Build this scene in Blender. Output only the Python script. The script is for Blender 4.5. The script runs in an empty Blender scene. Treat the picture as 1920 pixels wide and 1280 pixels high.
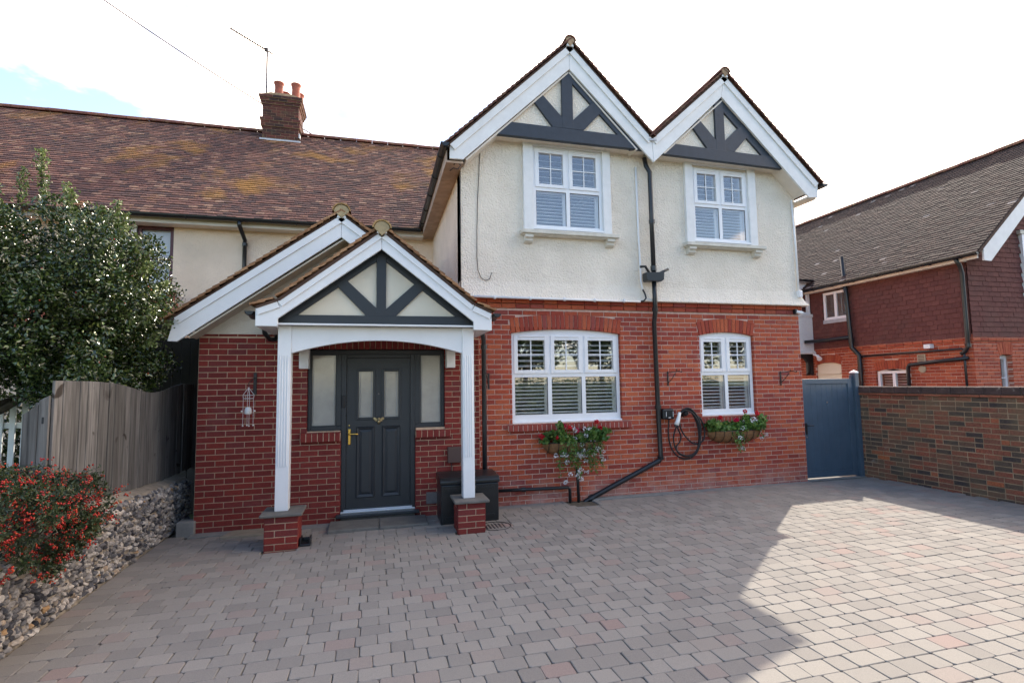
import bpy, bmesh, math, random
import numpy as np
from mathutils import Vector, Matrix, noise

random.seed(7)
rng = np.random.default_rng(11)
sc = bpy.context.scene
COL = sc.collection

# ------------------------------------------------------------------ camera
CAM = Vector((0.0, -7.65, 1.81))
FPX, YAW, PIT, ROL = 980.8, .25676, .07883, -.01463
cy_, sy_, cp_, sp_ = math.cos(YAW), math.sin(YAW), math.cos(PIT), math.sin(PIT)
FWD = Vector((sy_*cp_, cy_*cp_, sp_)); R0 = Vector((cy_, -sy_, 0)); U0 = R0.cross(FWD)
RGT = R0*math.cos(ROL) + U0*math.sin(ROL); UPV = -R0*math.sin(ROL) + U0*math.cos(ROL)
cam = bpy.data.cameras.new('camera'); camo = bpy.data.objects.new('camera', cam); COL.objects.link(camo)
m = Matrix.Identity(4)
for i in range(3):
    m[i][0], m[i][1], m[i][2], m[i][3] = RGT[i], UPV[i], -FWD[i], CAM[i]
camo.matrix_world = m
cam.sensor_width = 36; cam.lens = 36*FPX/1920; cam.clip_end = 2000; cam.clip_start = .05
sc.camera = camo

# ------------------------------------------------------------------ world, sun, exposure
SUN = Vector((.93, .80, 1.0)).normalized()
SUN_EL = math.asin(SUN.z); SUN_AZ = math.atan2(SUN.x, SUN.y)
world = bpy.data.worlds.new('World'); sc.world = world; world.use_nodes = True
nt = world.node_tree; N = nt.nodes; L = nt.links
bg = N['Background']; bg.inputs[1].default_value = .12
sky = N.new('ShaderNodeTexSky'); sky.sky_type = 'NISHITA'; sky.sun_disc = False
sky.sun_elevation = SUN_EL; sky.sun_rotation = SUN_AZ; sky.air_density = 1.0; sky.dust_density = .6; sky.ozone_density = 1.6
tc = N.new('ShaderNodeTexCoord'); sep = N.new('ShaderNodeSeparateXYZ'); L.new(tc.outputs['Generated'], sep.inputs[0])
def wmath(op, a, b=None, c=None, clamp=False):
    n = N.new('ShaderNodeMath'); n.operation = op; n.use_clamp = clamp
    for k, v in enumerate((a, b, c)):
        if v is None: continue
        if isinstance(v, (int, float)): n.inputs[k].default_value = v
        else: L.new(v, n.inputs[k])
    return n.outputs[0]
den = wmath('ADD', wmath('MAXIMUM', sep.outputs[2], 0.0), .18)
cmb = N.new('ShaderNodeCombineXYZ')
L.new(wmath('DIVIDE', sep.outputs[0], den), cmb.inputs[0]); L.new(wmath('DIVIDE', sep.outputs[1], den), cmb.inputs[1])
cmb.inputs[2].default_value = 14.1
cn = N.new('ShaderNodeTexNoise'); cn.inputs['Scale'].default_value = 1.25; cn.inputs['Detail'].default_value = 7; cn.inputs['Roughness'].default_value = .55
L.new(cmb.outputs[0], cn.inputs['Vector'])
# cloud thicker towards the sun, breaking up into blue away from it
sdot = N.new('ShaderNodeVectorMath'); sdot.operation = 'DOT_PRODUCT'; L.new(tc.outputs['Generated'], sdot.inputs[0])
sdot.inputs[1].default_value = (math.sin(SUN_AZ), math.cos(SUN_AZ), 0)
cover = wmath('MULTIPLY_ADD', sdot.outputs['Value'], .25, wmath('ADD', cn.outputs[0], -.055))
mr = N.new('ShaderNodeMapRange'); mr.interpolation_type = 'SMOOTHSTEP'; L.new(cover, mr.inputs[0])
mr.inputs[1].default_value = .45; mr.inputs[2].default_value = .585
mixc = N.new('ShaderNodeMix'); mixc.data_type = 'RGBA'
L.new(mr.outputs[0], mixc.inputs['Factor'])
skb = N.new('ShaderNodeMix'); skb.data_type = 'RGBA'; skb.blend_type = 'MULTIPLY'; skb.inputs['Factor'].default_value = 1
L.new(sky.outputs[0], skb.inputs['A']); skb.inputs['B'].default_value = (1.12, 1.02, .96, 1)
L.new(skb.outputs['Result'], mixc.inputs['A'])
mixc.inputs['B'].default_value = (12.6, 10.4, 8.7, 1)
L.new(mixc.outputs['Result'], bg.inputs[0])

sl = bpy.data.lights.new('sun', 'SUN'); sl.energy = 2.0; sl.angle = math.radians(.53); sl.color = (1, .91, .78)
so = bpy.data.objects.new('sun', sl); COL.objects.link(so); so.location = (12, 10, 14)
so.rotation_euler = (-SUN).to_track_quat('-Z', 'Y').to_euler()
sc.view_settings.view_transform = 'Standard'; sc.view_settings.look = 'None'
sc.view_settings.exposure = 1.85; sc.view_settings.gamma = 1.0; sc.view_settings.use_curve_mapping = False
sc.render.engine = 'CYCLES'
sc.cycles.use_denoising = True
sc.cycles.max_bounces = 7; sc.cycles.transparent_max_bounces = 12; sc.cycles.caustics_reflective = False; sc.cycles.caustics_refractive = False

# ------------------------------------------------------------------ helpers
def lin(r, g, b):
    f = lambda c: (c/255/12.92 if c/255 <= .04045 else ((c/255+.055)/1.055)**2.4)
    return (f(r), f(g), f(b), 1)

WORLD = {}
def setup(o, parent=None, mw=None):
    mw = mw or Matrix.Identity(4)
    WORLD[o.name] = mw
    if parent is not None:
        o.parent = parent
        o.matrix_parent_inverse = WORLD[parent.name].inverted()
    o.matrix_basis = mw
    return o
def thing(name, label, cat, loc=(0, 0, 0), group=None):
    o = bpy.data.objects.new(name, None); COL.objects.link(o); o.empty_display_size = .1
    setup(o, None, Matrix.Translation(loc)); o['label'] = label; o['category'] = cat
    if group: o['group'] = group
    return o
def tag(o, label=None, cat=None, group=None, kind=None):
    if label: o['label'] = label
    if cat: o['category'] = cat
    if group: o['group'] = group
    if kind: o['kind'] = kind
    return o

class MB:
    def __init__(s): s.v = []; s.f = []
    def add(s, vs, fs):
        b = len(s.v); s.v += [tuple(x) for x in vs]; s.f += [tuple(b+i for i in f) for f in fs]; return s
    def box(s, x0, x1, y0, y1, z0, z1):
        return s.add([(x0,y0,z0),(x1,y0,z0),(x1,y1,z0),(x0,y1,z0),(x0,y0,z1),(x1,y0,z1),(x1,y1,z1),(x0,y1,z1)],
                     [(0,3,2,1),(4,5,6,7),(0,1,5,4),(1,2,6,5),(2,3,7,6),(3,0,4,7)])
    def obox(s, c, ax, ay, az):   # oriented box: centre and half-axes
        c, ax, ay, az = map(Vector, (c, ax, ay, az)); vs = []
        for k in (-1, 1):
            for (i, j) in ((-1,-1),(1,-1),(1,1),(-1,1)): vs.append(c+ax*i+ay*j+az*k)
        return s.add(vs, [(0,3,2,1),(4,5,6,7),(0,1,5,4),(1,2,6,5),(2,3,7,6),(3,0,4,7)])
    def prism(s, poly, a0, a1, axis='y'):
        def P(p, a):
            return (p[0], a, p[1]) if axis == 'y' else ((a, p[0], p[1]) if axis == 'x' else (p[0], p[1], a))
        n = len(poly)
        vs = [P(p, a0) for p in poly] + [P(p, a1) for p in poly]
        return s.add(vs, [tuple(range(n)), tuple(range(2*n-1, n-1, -1))] + [((i+1) % n, i, n+i, n+(i+1) % n) for i in range(n)])
    def tube(s, pts, r, seg=8, close=False, cap=True):
        pts = [Vector(p) for p in pts]; n = len(pts); rs = r if isinstance(r, (list, tuple)) else [r]*n
        prev = None; rings = []
        for i, p in enumerate(pts):
            a = pts[i-1] if (i > 0 or close) else p; b = pts[(i+1) % n] if (i < n-1 or close) else p
            t = (b-a).normalized()
            if prev is None:
                up = Vector((0,0,1)) if abs(t.z) < .9 else Vector((1,0,0)); x = t.cross(up).normalized()
            else:
                x = (prev - t*prev.dot(t)).normalized()
            prev = x; y = t.cross(x)
            rings.append([p + (x*math.cos(2*math.pi*k/seg)+y*math.sin(2*math.pi*k/seg))*rs[i] for k in range(seg)])
        b = len(s.v); s.v += [tuple(v) for rg in rings for v in rg]
        for i in range(n if close else n-1):
            for k in range(seg):
                a0 = b+i*seg+k; a1 = b+i*seg+(k+1) % seg; j = (i+1) % n
                s.f.append((a0, a1, b+j*seg+(k+1) % seg, b+j*seg+k))
        if cap and not close:
            s.f.append(tuple(b+k for k in range(seg))[::-1]); s.f.append(tuple(b+(n-1)*seg+k for k in range(seg)))
        return s
    def lathe(s, prof, c, seg=16):   # prof (r,z), axis z
        b = len(s.v)
        for r, z in prof:
            for k in range(seg):
                a = 2*math.pi*k/seg; s.v.append((c[0]+r*math.cos(a), c[1]+r*math.sin(a), c[2]+z))
        for i in range(len(prof)-1):
            for k in range(seg):
                s.f.append((b+i*seg+k, b+i*seg+(k+1) % seg, b+(i+1)*seg+(k+1) % seg, b+(i+1)*seg+k))
        s.f.append(tuple(b+k for k in range(seg))[::-1]); s.f.append(tuple(b+(len(prof)-1)*seg+k for k in range(seg)))
        return s
    def build(s, name, mat, parent=None, smooth=False, bevel=0, fix=True):
        me = bpy.data.meshes.new(name); me.from_pydata(s.v, [], s.f)
        if fix:
            bm = bmesh.new(); bm.from_mesh(me); bmesh.ops.recalc_face_normals(bm, faces=bm.faces); bm.to_mesh(me); bm.free()
        me.materials.append(mat)
        if smooth: me.shade_smooth()
        o = bpy.data.objects.new(name, me); COL.objects.link(o); setup(o, parent)
        if bevel:
            md = o.modifiers.new('bevel', 'BEVEL'); md.width = bevel; md.segments = 2; md.limit_method = 'ANGLE'; md.angle_limit = .6
        return o
def B(name, mat, parent, *boxes, bevel=.004):
    mb = MB()
    for b in boxes: mb.box(*b)
    return mb.build(name, mat, parent, bevel=bevel)

def inframe(p, mx=.03):
    d = Vector(p)-CAM; z = d.dot(FWD)
    if z < .2: return None
    x = .5+d.dot(RGT)/z*FPX/1920; y = .5-d.dot(UPV)/z*FPX/1280
    return z if (-mx < x < 1+mx and -mx < y < 1+mx) else None

MESHES = {}
def pieces(name, rest_name, items, parent, mat, limit=300):
    """items: (key, verts, faces, matrix, size). The ones that show largest become objects, the rest one mesh."""
    sc_ = []
    for i, it in enumerate(items):
        c = it[3].translation; z = inframe(c)
        sc_.append((-(it[4]/z**2) if z else 0, i))
    sc_.sort()
    pick = {i for s_, i in sc_[:limit] if s_ < 0}
    vs = []; fs = []
    for i, (key, v, f, M, size) in enumerate(items):
        if i in pick:
            if (key, mat.name) not in MESHES:
                me = bpy.data.meshes.new(name); me.from_pydata(v, [], f); me.materials.append(mat); MESHES[(key, mat.name)] = me
            o = bpy.data.objects.new(name, MESHES[(key, mat.name)]); COL.objects.link(o); setup(o, parent, M)
        else:
            b = len(vs); vs += [tuple(M @ Vector(p)) for p in v]; fs += [tuple(b+k for k in q) for q in f]
    if vs:
        me = bpy.data.meshes.new(rest_name); me.from_pydata(vs, [], fs); me.materials.append(mat)
        o = bpy.data.objects.new(rest_name, me); COL.objects.link(o); setup(o, parent); o['kind'] = 'stuff'

def brick_mesh(w, h, d=.1, c=.004):
    x, z = w/2, h/2
    v = [(-x+c,0,-z+c),(x-c,0,-z+c),(x-c,0,z-c),(-x+c,0,z-c),(-x,c,-z),(x,c,-z),(x,c,z),(-x,c,z),(-x,d,-z),(x,d,-z),(x,d,z),(-x,d,z)]
    f = [(0,1,2,3)]
    for k in range(4):
        j = (k+1) % 4; f.append((k+4, j+4, j, k)); f.append((k+8, j+8, j+4, k+4))
    return v, f
def brick_item(u, z, w, h, frame, d=.1, proud=0., jit=.0015):
    """frame(u, y, z) -> Matrix with local x along the wall and -y out of it"""
    w = round(w, 3); h = round(h, 3)
    v, f = brick_mesh(w, h, d)
    M = frame(u, -proud+random.uniform(-jit, jit), z) @ Matrix.Rotation(random.uniform(-.004, .004), 4, 'Y')
    return (('b', w, h, d), v, f, M, w*h)
def frame_y(Y):       # wall facing -Y
    return lambda u, y, z: Matrix.Translation((u, Y+y, z))
def frame_nx(X):      # wall facing -X, u = -world Y
    return lambda u, y, z: Matrix.Translation((X+y, -u, z)) @ Matrix.Rotation(-math.pi/2, 4, 'Z')
def frame_px(X):      # wall facing +X, u = world Y
    return lambda u, y, z: Matrix.Translation((X-y, u, z)) @ Matrix.Rotation(math.pi/2, 4, 'Z')

def bond(u0, u1, z0, z1, gap, frame, course=.075, length=.225, joint=.01, off=0., header=0., proud=0., jit=.0015, zoff=0):
    """stretcher bond. gap(z) -> list of (a, b) intervals left free at that height"""
    out = []; k = 0; z = z0
    while z + course*.5 < z1:
        hh = min(course, z1-z)-joint; zm = z+course/2
        u = u0 - length*(.5 if (k+zoff) % 2 else 0) - off % length
        spans = []
        while u < u1:
            ln = length
            if header and random.random() < header: ln = length/2
            spans.append((u, u+ln)); u += ln
        cuts = gap(zm)
        for a, b in spans:
            a = max(a, u0); b = min(b, u1)
            segs = [(a, b)]
            for (ca, cb) in cuts:
                nx = []
                for (p, q) in segs:
                    if cb <= p or ca >= q: nx.append((p, q)); continue
                    if ca > p: nx.append((p, ca+joint/2))
                    if cb < q: nx.append((cb-joint/2, q))
                segs = nx
            for p, q in segs:
                if q-p > .03: out.append(brick_item((p+q)/2, z+course/2, q-p-joint, hh, frame, proud=proud, jit=jit))
        z += course; k += 1
    return out
class Arch:
    def __init__(s, x0, x1, zs, rise, h=.225):
        s.c = (x0+x1)/2; s.hw = (x1-x0)/2; s.zs = zs; s.r = rise; s.h = h
        s.R = (s.hw**2+rise**2)/(2*rise); s.zc = zs+rise-s.R; s.th = math.asin(s.hw/s.R)
    def gap(s, z, z0):
        if z0 < z < s.zs: return [(s.c-s.hw, s.c+s.hw)]
        if s.zs <= z < s.zc+s.R+s.h:
            q = (s.R+s.h)**2-(z-s.zc)**2
            if q <= 0: return []
            w = min(math.sqrt(q), s.hw+(z-s.zs)*math.tan(s.th)); return [(s.c-w, s.c+w)]
        return []
    def voussoirs(s, Y, flip=None, d=.11, proud=.004):
        n = max(5, round(2*s.th*(s.R+s.h/2)/.073)); out = []
        for k in range(n):
            a0 = -s.th+2*s.th*k/n; a1 = -s.th+2*s.th*(k+1)/n; g = .005/s.R; a0 += g; a1 -= g
            am = (a0+a1)/2; cx = s.c+(s.R+s.h/2)*math.sin(am); cz = s.zc+(s.R+s.h/2)*math.cos(am)
            q = []
            for (rr, aa) in ((s.R, a0), (s.R, a1), (s.R+s.h, a1), (s.R+s.h, a0)):
                q.append((s.c+rr*math.sin(aa)-cx, s.zc+rr*math.cos(aa)-cz))
            v = [(p[0]*.96, 0, p[1]*.985) for p in q]+[(p[0], .004, p[1]) for p in q]+[(p[0], d, p[1]) for p in q]
            f = [(0,1,2,3)]
            for i in range(4):
                j = (i+1) % 4; f.append((i+4, j+4, j, i)); f.append((i+8, j+8, j+4, i+4))
            M = Matrix.Translation((cx, Y-proud+random.uniform(-.001, .001), cz)) if flip is None else flip(cx, -proud, cz)
            out.append((('v', round(s.c, 3), k), v, f, M, s.h*.07))
        return out
    def head(s, n=14):   # points of the intrados from left to right
        return [(s.c+s.R*math.sin(-s.th+2*s.th*k/n), s.zc+s.R*math.cos(-s.th+2*s.th*k/n)) for k in range(n+1)]

def panel(u0, u1, z0, z1, holes, y0, y1, conv):
    """slab with rectangular holes; conv(u,y,z)->xyz"""
    us = sorted({u0, u1} | {min(max(h[k], u0), u1) for h in holes for k in (0, 1)}); zs = sorted({z0, z1} | {min(max(h[k], z0), z1) for h in holes for k in (2, 3)})
    nu, nz = len(us)-1, len(zs)-1
    def solid(i, j):
        if not (0 <= i < nu and 0 <= j < nz): return False
        u = (us[i]+us[i+1])/2; z = (zs[j]+zs[j+1])/2
        return not any(h[0] < u < h[1] and h[2] < z < h[3] for h in holes)
    mb = MB()
    for i in range(nu):
        for j in range(nz):
            if not solid(i, j): continue
            a, b, c, d = us[i], us[i+1], zs[j], zs[j+1]
            Q = lambda *p: mb.add([conv(*x) for x in p], [(0,1,2,3)])
            Q((a,y0,c),(b,y0,c),(b,y0,d),(a,y0,d)); Q((b,y1,c),(a,y1,c),(a,y1,d),(b,y1,d))
            if not solid(i-1, j): Q((a,y1,c),(a,y0,c),(a,y0,d),(a,y1,d))
            if not solid(i+1, j): Q((b,y0,c),(b,y1,c),(b,y1,d),(b,y0,d))
            if not solid(i, j-1): Q((a,y1,c),(b,y1,c),(b,y0,c),(a,y0,c))
            if not solid(i, j+1): Q((a,y0,d),(b,y0,d),(b,y1,d),(a,y1,d))
    return mb
IDC = lambda u, y, z: (u, y, z)

def tile_items(o, u, v, nu, nv, w=.165, gauge=.1, keep=None, ragged=.006, thick=.014):
    """plain tiles on a slope: o eave corner, u unit along eave, v unit up the slope, nu/nv lengths"""
    o, u, v = Vector(o), Vector(u).normalized(), Vector(v).normalized(); n = u.cross(v)
    if n.z < 0: n = -n
    ln = gauge*1.65; t = thick; hw = w/2-.0025; lift = t*1.1
    V = [(-hw,0,lift),(hw,0,lift),(hw,0,lift+t),(-hw,0,lift+t),(-hw,ln,-.002),(hw,ln,-.002),(hw,ln,t-.002),(-hw,ln,t-.002)]
    F = [(3,2,6,7),(0,1,2,3),(0,3,7,4),(1,5,6,2)]
    rows = int(nv/gauge); cols = int(nu/w)+1; out = []
    if u.cross(v).dot(n) < 0: F = [q[::-1] for q in F]
    for r in range(rows):
        for c in range(cols+1):
            uu = (c+(.5 if r % 2 else 0))*w; vv = r*gauge
            if uu > nu+w*.3: continue
            uu = min(max(uu, w*.5), nu-w*.5)
            if keep and not keep(uu, vv): continue
            p = o+u*uu+v*(vv+random.uniform(-ragged, ragged))+n*random.uniform(0, .004)
            M = Matrix.Identity(4); a = random.uniform(-.012, .012); ur = u*math.cos(a)+v*math.sin(a); vr = v*math.cos(a)-u*math.sin(a)
            for i in range(3): M[i][0], M[i][1], M[i][2], M[i][3] = ur[i], vr[i], n[i], p[i]
            out.append((('t', w, gauge, F[0]), V, F, M, w*gauge))
    return out
def ridge_items(p0, p1, r=.1, ln=.3):
    p0, p1 = Vector(p0), Vector(p1); d = p1-p0; n = max(1, round(d.length/ln)); d.normalize(); ln = (p1-p0).length/n
    x = d.cross(Vector((0,0,1))).normalized(); z = x.cross(d); out = []; S = 8
    V = []
    for k in (0, 1):
        for rr in (r, r-.018):
            for i in range(S+1):
                a = math.pi*i/S; V.append((rr*math.cos(a), k*(ln-.006), rr*math.sin(a)*.9))
    F = []; q = S+1
    for i in range(S):
        F += [(i, i+1, 2*q+i+1, 2*q+i), (q+i+1, q+i, 3*q+i, 3*q+i+1), (i+1, i, q+i, q+i+1), (2*q+i, 2*q+i+1, 3*q+i+1, 3*q+i)]
    for i in range(n):
        M = Matrix.Identity(4); p = p0+d*(i*ln)+Vector((0,0,random.uniform(-.006,.006)))
        for k in range(3): M[k][0], M[k][1], M[k][2], M[k][3] = x[k], d[k], z[k], p[k]
        out.append((('r', round(r, 3), round(ln, 4)), V, F, M, .05))
    return out
def slope_slab(name, mat, parent, pts, t=.06):
    """solid slab under four coplanar points (top face)"""
    pts = [Vector(p) for p in pts]; n = (pts[1]-pts[0]).cross(pts[2]-pts[1]).normalized()
    if n.z < 0: n = -n
    vs = [p-n*.004 for p in pts]+[p-n*t for p in pts]; k = len(pts)
    return MB().add(vs, [tuple(range(k)), tuple(range(2*k-1, k-1, -1))]+[(i, (i+1) % k, k+(i+1) % k, k+i) for i in range(k)]).build(name, mat, parent)

# ------------------------------------------------------------------ materials
def nodes(name):
    mt = bpy.data.materials.new(name); mt.use_nodes = True; t = mt.node_tree
    return mt, t.nodes, t.links, t.nodes['Principled BSDF']
def noise_n(N, L, scale, detail=4, rough=.55, vec=None, dist=0.):
    n = N.new('ShaderNodeTexNoise'); n.inputs['Scale'].default_value = scale; n.inputs['Detail'].default_value = detail; n.inputs['Roughness'].default_value = rough
    n.inputs['Distortion'].default_value = dist
    if vec is None:
        g = N.new('ShaderNodeNewGeometry'); vec = g.outputs['Position']
    L.new(vec, n.inputs['Vector']); return n.outputs['Fac']
def ramp(N, L, fac, stops, interp='LINEAR'):
    r = N.new('ShaderNodeValToRGB'); r.color_ramp.interpolation = interp; e = r.color_ramp.elements
    while len(e) < len(stops): e.new(.5)
    for k, (p, c) in enumerate(stops): e[k].position = p; e[k].color = c if len(c) == 4 else (*c, 1)
    L.new(fac, r.inputs[0]); return r.outputs[0]
def mixn(N, L, fac, a, b, mode='MIX'):
    n = N.new('ShaderNodeMix'); n.data_type = 'RGBA'; n.blend_type = mode
    for key, v in (('Factor', fac), ('A', a), ('B', b)):
        if isinstance(v, (int, float)): n.inputs[key].default_value = v
        elif isinstance(v, tuple): n.inputs[key].default_value = v
        else: L.new(v, n.inputs[key])
    return n.outputs['Result']
def math_n(N, L, op, a, b=0., clamp=False):
    n = N.new('ShaderNodeMath'); n.operation = op; n.use_clamp = clamp
    for k, v in enumerate((a, b)):
        if isinstance(v, (int, float)): n.inputs[k].default_value = v
        else: L.new(v, n.inputs[k])
    return n.outputs[0]
def grey(k): return (k, k, k, 1)
def bump(N, L, bsdf, h, strength=.3, dist=.01):
    b = N.new('ShaderNodeBump'); b.inputs['Strength'].default_value = strength; b.inputs['Distance'].default_value = dist
    L.new(h, b.inputs['Height']); L.new(b.outputs[0], bsdf.inputs['Normal'])
def piece_rand(N, L):
    g = N.new('ShaderNodeNewGeometry'); o = N.new('ShaderNodeObjectInfo')
    return math_n(N, L, 'FRACT', math_n(N, L, 'ADD', g.outputs['Random Per Island'], o.outputs['Random']))
def mat_piece(name, stops, rough=.85, grain=60, grain_amt=.35, bumpd=.004, bumps=.5, patches=(), interp='LINEAR', spec=.3):
    """one colour per piece out of a ramp, grain, and patches=(scale, lo, hi, colour, amount) of stain with their own shape"""
    mt, N, L, b = nodes(name)
    c = ramp(N, L, piece_rand(N, L), stops, interp)
    g = noise_n(N, L, grain, 5, .65)
    c = mixn(N, L, 1.0, c, ramp(N, L, g, [(.3, grey(1-grain_amt)), (.7, grey(1+grain_amt*.35))]), 'MULTIPLY')
    for (s, lo, hi, colr, amt) in patches:
        mk = ramp(N, L, noise_n(N, L, s, 6, .6, dist=.4), [(lo, grey(0)), (hi, grey(amt))])
        c = mixn(N, L, mk, c, colr)
    L.new(c, b.inputs['Base Color']); b.inputs['Roughness'].default_value = rough; b.inputs['Specular IOR Level'].default_value = spec
    bump(N, L, b, g, bumps, bumpd); return mt
def mat_plain(name, col, rough=.5, var=.12, scale=8, metal=0., bmp=0., bscale=40, spec=.5, coat=0., dirt=None):
    mt, N, L, b = nodes(name)
    g = noise_n(N, L, scale, 5, .6)
    c = mixn(N, L, 1.0, col, ramp(N, L, g, [(.3, grey(1-var)), (.72, grey(1+var*.3))]), 'MULTIPLY')
    if dirt:
        s, lo, hi, colr, amt = dirt
        c = mixn(N, L, ramp(N, L, noise_n(N, L, s, 7, .65, dist=.6), [(lo, grey(0)), (hi, grey(amt))]), c, colr)
    L.new(c, b.inputs['Base Color']); b.inputs['Roughness'].default_value = rough; b.inputs['Metallic'].default_value = metal
    b.inputs['Specular IOR Level'].default_value = spec; b.inputs['Coat Weight'].default_value = coat
    if bmp: bump(N, L, b, noise_n(N, L, bscale, 4, .6), bmp, .01)
    return mt
def mat_render(name, col, scale=55, strength=.6, dirt=None):
    mt, N, L, b = nodes(name)
    v = N.new('ShaderNodeTexVoronoi'); v.inputs['Scale'].default_value = scale; g = N.new('ShaderNodeNewGeometry'); L.new(g.outputs['Position'], v.inputs['Vector'])
    n1 = noise_n(N, L, scale*.45, 5, .7, dist=.8); h = math_n(N, L, 'ADD', math_n(N, L, 'MULTIPLY', v.outputs['Distance'], .6), n1)
    n2 = noise_n(N, L, 1.6, 6, .6)
    c = mixn(N, L, 1.0, col, ramp(N, L, n2, [(.3, (.88, .87, .85, 1)), (.7, grey(1.03))]), 'MULTIPLY')
    if dirt:
        s, lo, hi, colr, amt = dirt
        c = mixn(N, L, ramp(N, L, noise_n(N, L, s, 8, .7, dist=.8), [(lo, grey(0)), (hi, grey(amt))]), c, colr)
    L.new(c, b.inputs['Base Color']); b.inputs['Roughness'].default_value = .92; b.inputs['Specular IOR Level'].default_value = .2
    bump(N, L, b, h, strength, .02); return mt
def mat_glass(name, ior, tint=(1,1,1,1), rough=0.):
    mt, N, L, b = nodes(name); N.remove(b)
    lw_ = N.new('ShaderNodeLayerWeight'); lw_.inputs['Blend'].default_value = .5; r0 = ((ior-1)/(ior+1))**2
    fac = math_n(N, L, 'ADD', math_n(N, L, 'MULTIPLY', math_n(N, L, 'POWER', lw_.outputs['Facing'], 5.0), 1-r0), r0)
    t = N.new('ShaderNodeBsdfTransparent'); t.inputs[0].default_value = tint; g = N.new('ShaderNodeBsdfGlossy'); g.inputs['Roughness'].default_value = rough
    mx = N.new('ShaderNodeMixShader'); L.new(fac, mx.inputs[0]); L.new(t.outputs[0], mx.inputs[1]); L.new(g.outputs[0], mx.inputs[2])
    L.new(mx.outputs[0], N['Material Output'].inputs[0]); return mt
def mat_leaf(name, stops, rough=.4, spec=.5, trans=.15):
    mt, N, L, b = nodes(name)
    g = N.new('ShaderNodeNewGeometry'); c = ramp(N, L, g.outputs['Random Per Island'], stops)
    c = mixn(N, L, 1., c, ramp(N, L, noise_n(N, L, 2.2, 3, .5), [(.3, grey(.65)), (.7, grey(1.2))]), 'MULTIPLY')
    L.new(c, b.inputs['Base Color']); b.inputs['Roughness'].default_value = rough; b.inputs['Specular IOR Level'].default_value = spec
    t = N.new('ShaderNodeBsdfTranslucent'); L.new(c, t.inputs[0])
    mx = N.new('ShaderNodeMixShader'); mx.inputs[0].default_value = trans; L.new(b.outputs[0], mx.inputs[1]); L.new(t.outputs[0], mx.inputs[2])
    L.new(mx.outputs[0], N['Material Output'].inputs[0]); return mt
def mat_wood(name, c0, c1):
    mt, N, L, b = nodes(name)
    g = N.new('ShaderNodeNewGeometry'); mp = N.new('ShaderNodeMapping'); mp.inputs['Scale'].default_value = (28, 28, 1.6); L.new(g.outputs['Position'], mp.inputs[0])
    n = noise_n(N, L, 1.0, 6, .65, mp.outputs[0], .6)
    c = ramp(N, L, n, [(.28, c0), (.5, tuple((a+d)/2 for a, d in zip(c0, c1))), (.72, c1)])
    c = mixn(N, L, 1., c, ramp(N, L, piece_rand(N, L), [(0, grey(.6)), (1, grey(1.15))]), 'MULTIPLY')
    k = ramp(N, L, noise_n(N, L, 5.5, 2, .4, dist=.5), [(.25, (.22, .18, .15, 1)), (.30, grey(1))]); c = mixn(N, L, 1., c, k, 'MULTIPLY')
    L.new(c, b.inputs['Base Color']); b.inputs['Roughness'].default_value = .9; bump(N, L, b, n, .4, .006); return mt

BR = mat_piece('red_brick', [(0, (.27,.05,.036)), (.2, (.36,.064,.038)), (.55, (.44,.088,.042)), (.85, (.50,.125,.055)), (1, (.29,.066,.058))], grain=45, grain_amt=.4,
               patches=((1.3, .52, .78, (.24,.05,.045,1), .6), (7, .62, .8, (.5,.3,.24,1), .35)))
def salts(mt, z0, z1, colr, amt):
    N, L = mt.node_tree.nodes, mt.node_tree.links; b = N['Principled BSDF']; src = b.inputs['Base Color'].links[0].from_socket
    g = N.new('ShaderNodeNewGeometry'); sx = N.new('ShaderNodeSeparateXYZ'); L.new(g.outputs['Position'], sx.inputs[0])
    lo_ = N.new('ShaderNodeMapRange'); L.new(sx.outputs[2], lo_.inputs[0]); lo_.inputs[1].default_value = z0; lo_.inputs[2].default_value = z1; lo_.inputs[3].default_value = .75; lo_.inputs[4].default_value = .0
    nz = noise_n(N, L, 3.5, 6, .65, dist=.5); k = math_n(N, L, 'MULTIPLY', math_n(N, L, 'MULTIPLY', ramp(N, L, nz, [(.36, grey(0)), (.62, grey(1))]), lo_.outputs[0]), amt)
    L.new(mixn(N, L, k, src, colr), b.inputs['Base Color'])
salts(BR, -.02, .42, (.46,.30,.26,1), 1.0)
BE = mat_piece('dark_red_brick', [(0, (.17,.028,.024)), (.4, (.215,.032,.026)), (.8, (.25,.038,.028)), (1, (.18,.038,.036))], grain=70, grain_amt=.3,
               patches=((1.8, .6, .8, (.33,.16,.15,1), .35),))
BN = mat_piece('orange_brick', [(0, (.30,.06,.035)), (.5, (.42,.09,.045)), (1, (.46,.12,.06))], grain=40, patches=((1.0, .55, .8, (.2,.06,.05,1), .5),))
BW = mat_piece('weathered_brick', [(0, (.06,.048,.046)), (.18, (.085,.06,.05)), (.32, (.15,.09,.062)), (.5, (.20,.09,.06)), (.75, (.27,.085,.052)), (.95, (.31,.10,.06)), (1, (.48,.14,.05))], grain=40, grain_amt=.5,
               patches=((1.3, .44, .68, (.15,.115,.07,1), .75), (5, .64, .78, (.45,.40,.36,1), .5)))
BC = mat_piece('chimney_brick', [(0, (.05,.03,.028)), (.5, (.10,.038,.032)), (1, (.16,.052,.04))], grain=30, grain_amt=.5, patches=((6, .58, .75, (.17,.15,.08,1), .7),))
SILLB = mat_piece('sill_brick', [(0, (.24,.05,.04)), (1, (.34,.07,.05))], grain=50)
MORT = mat_plain('pale_mortar', (.66,.47,.39,1), .95, .3, 14, bmp=.3, bscale=120)
MORTE = mat_plain('buff_mortar', (.62,.44,.30,1), .95, .25, 14, bmp=.3, bscale=120)
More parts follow.
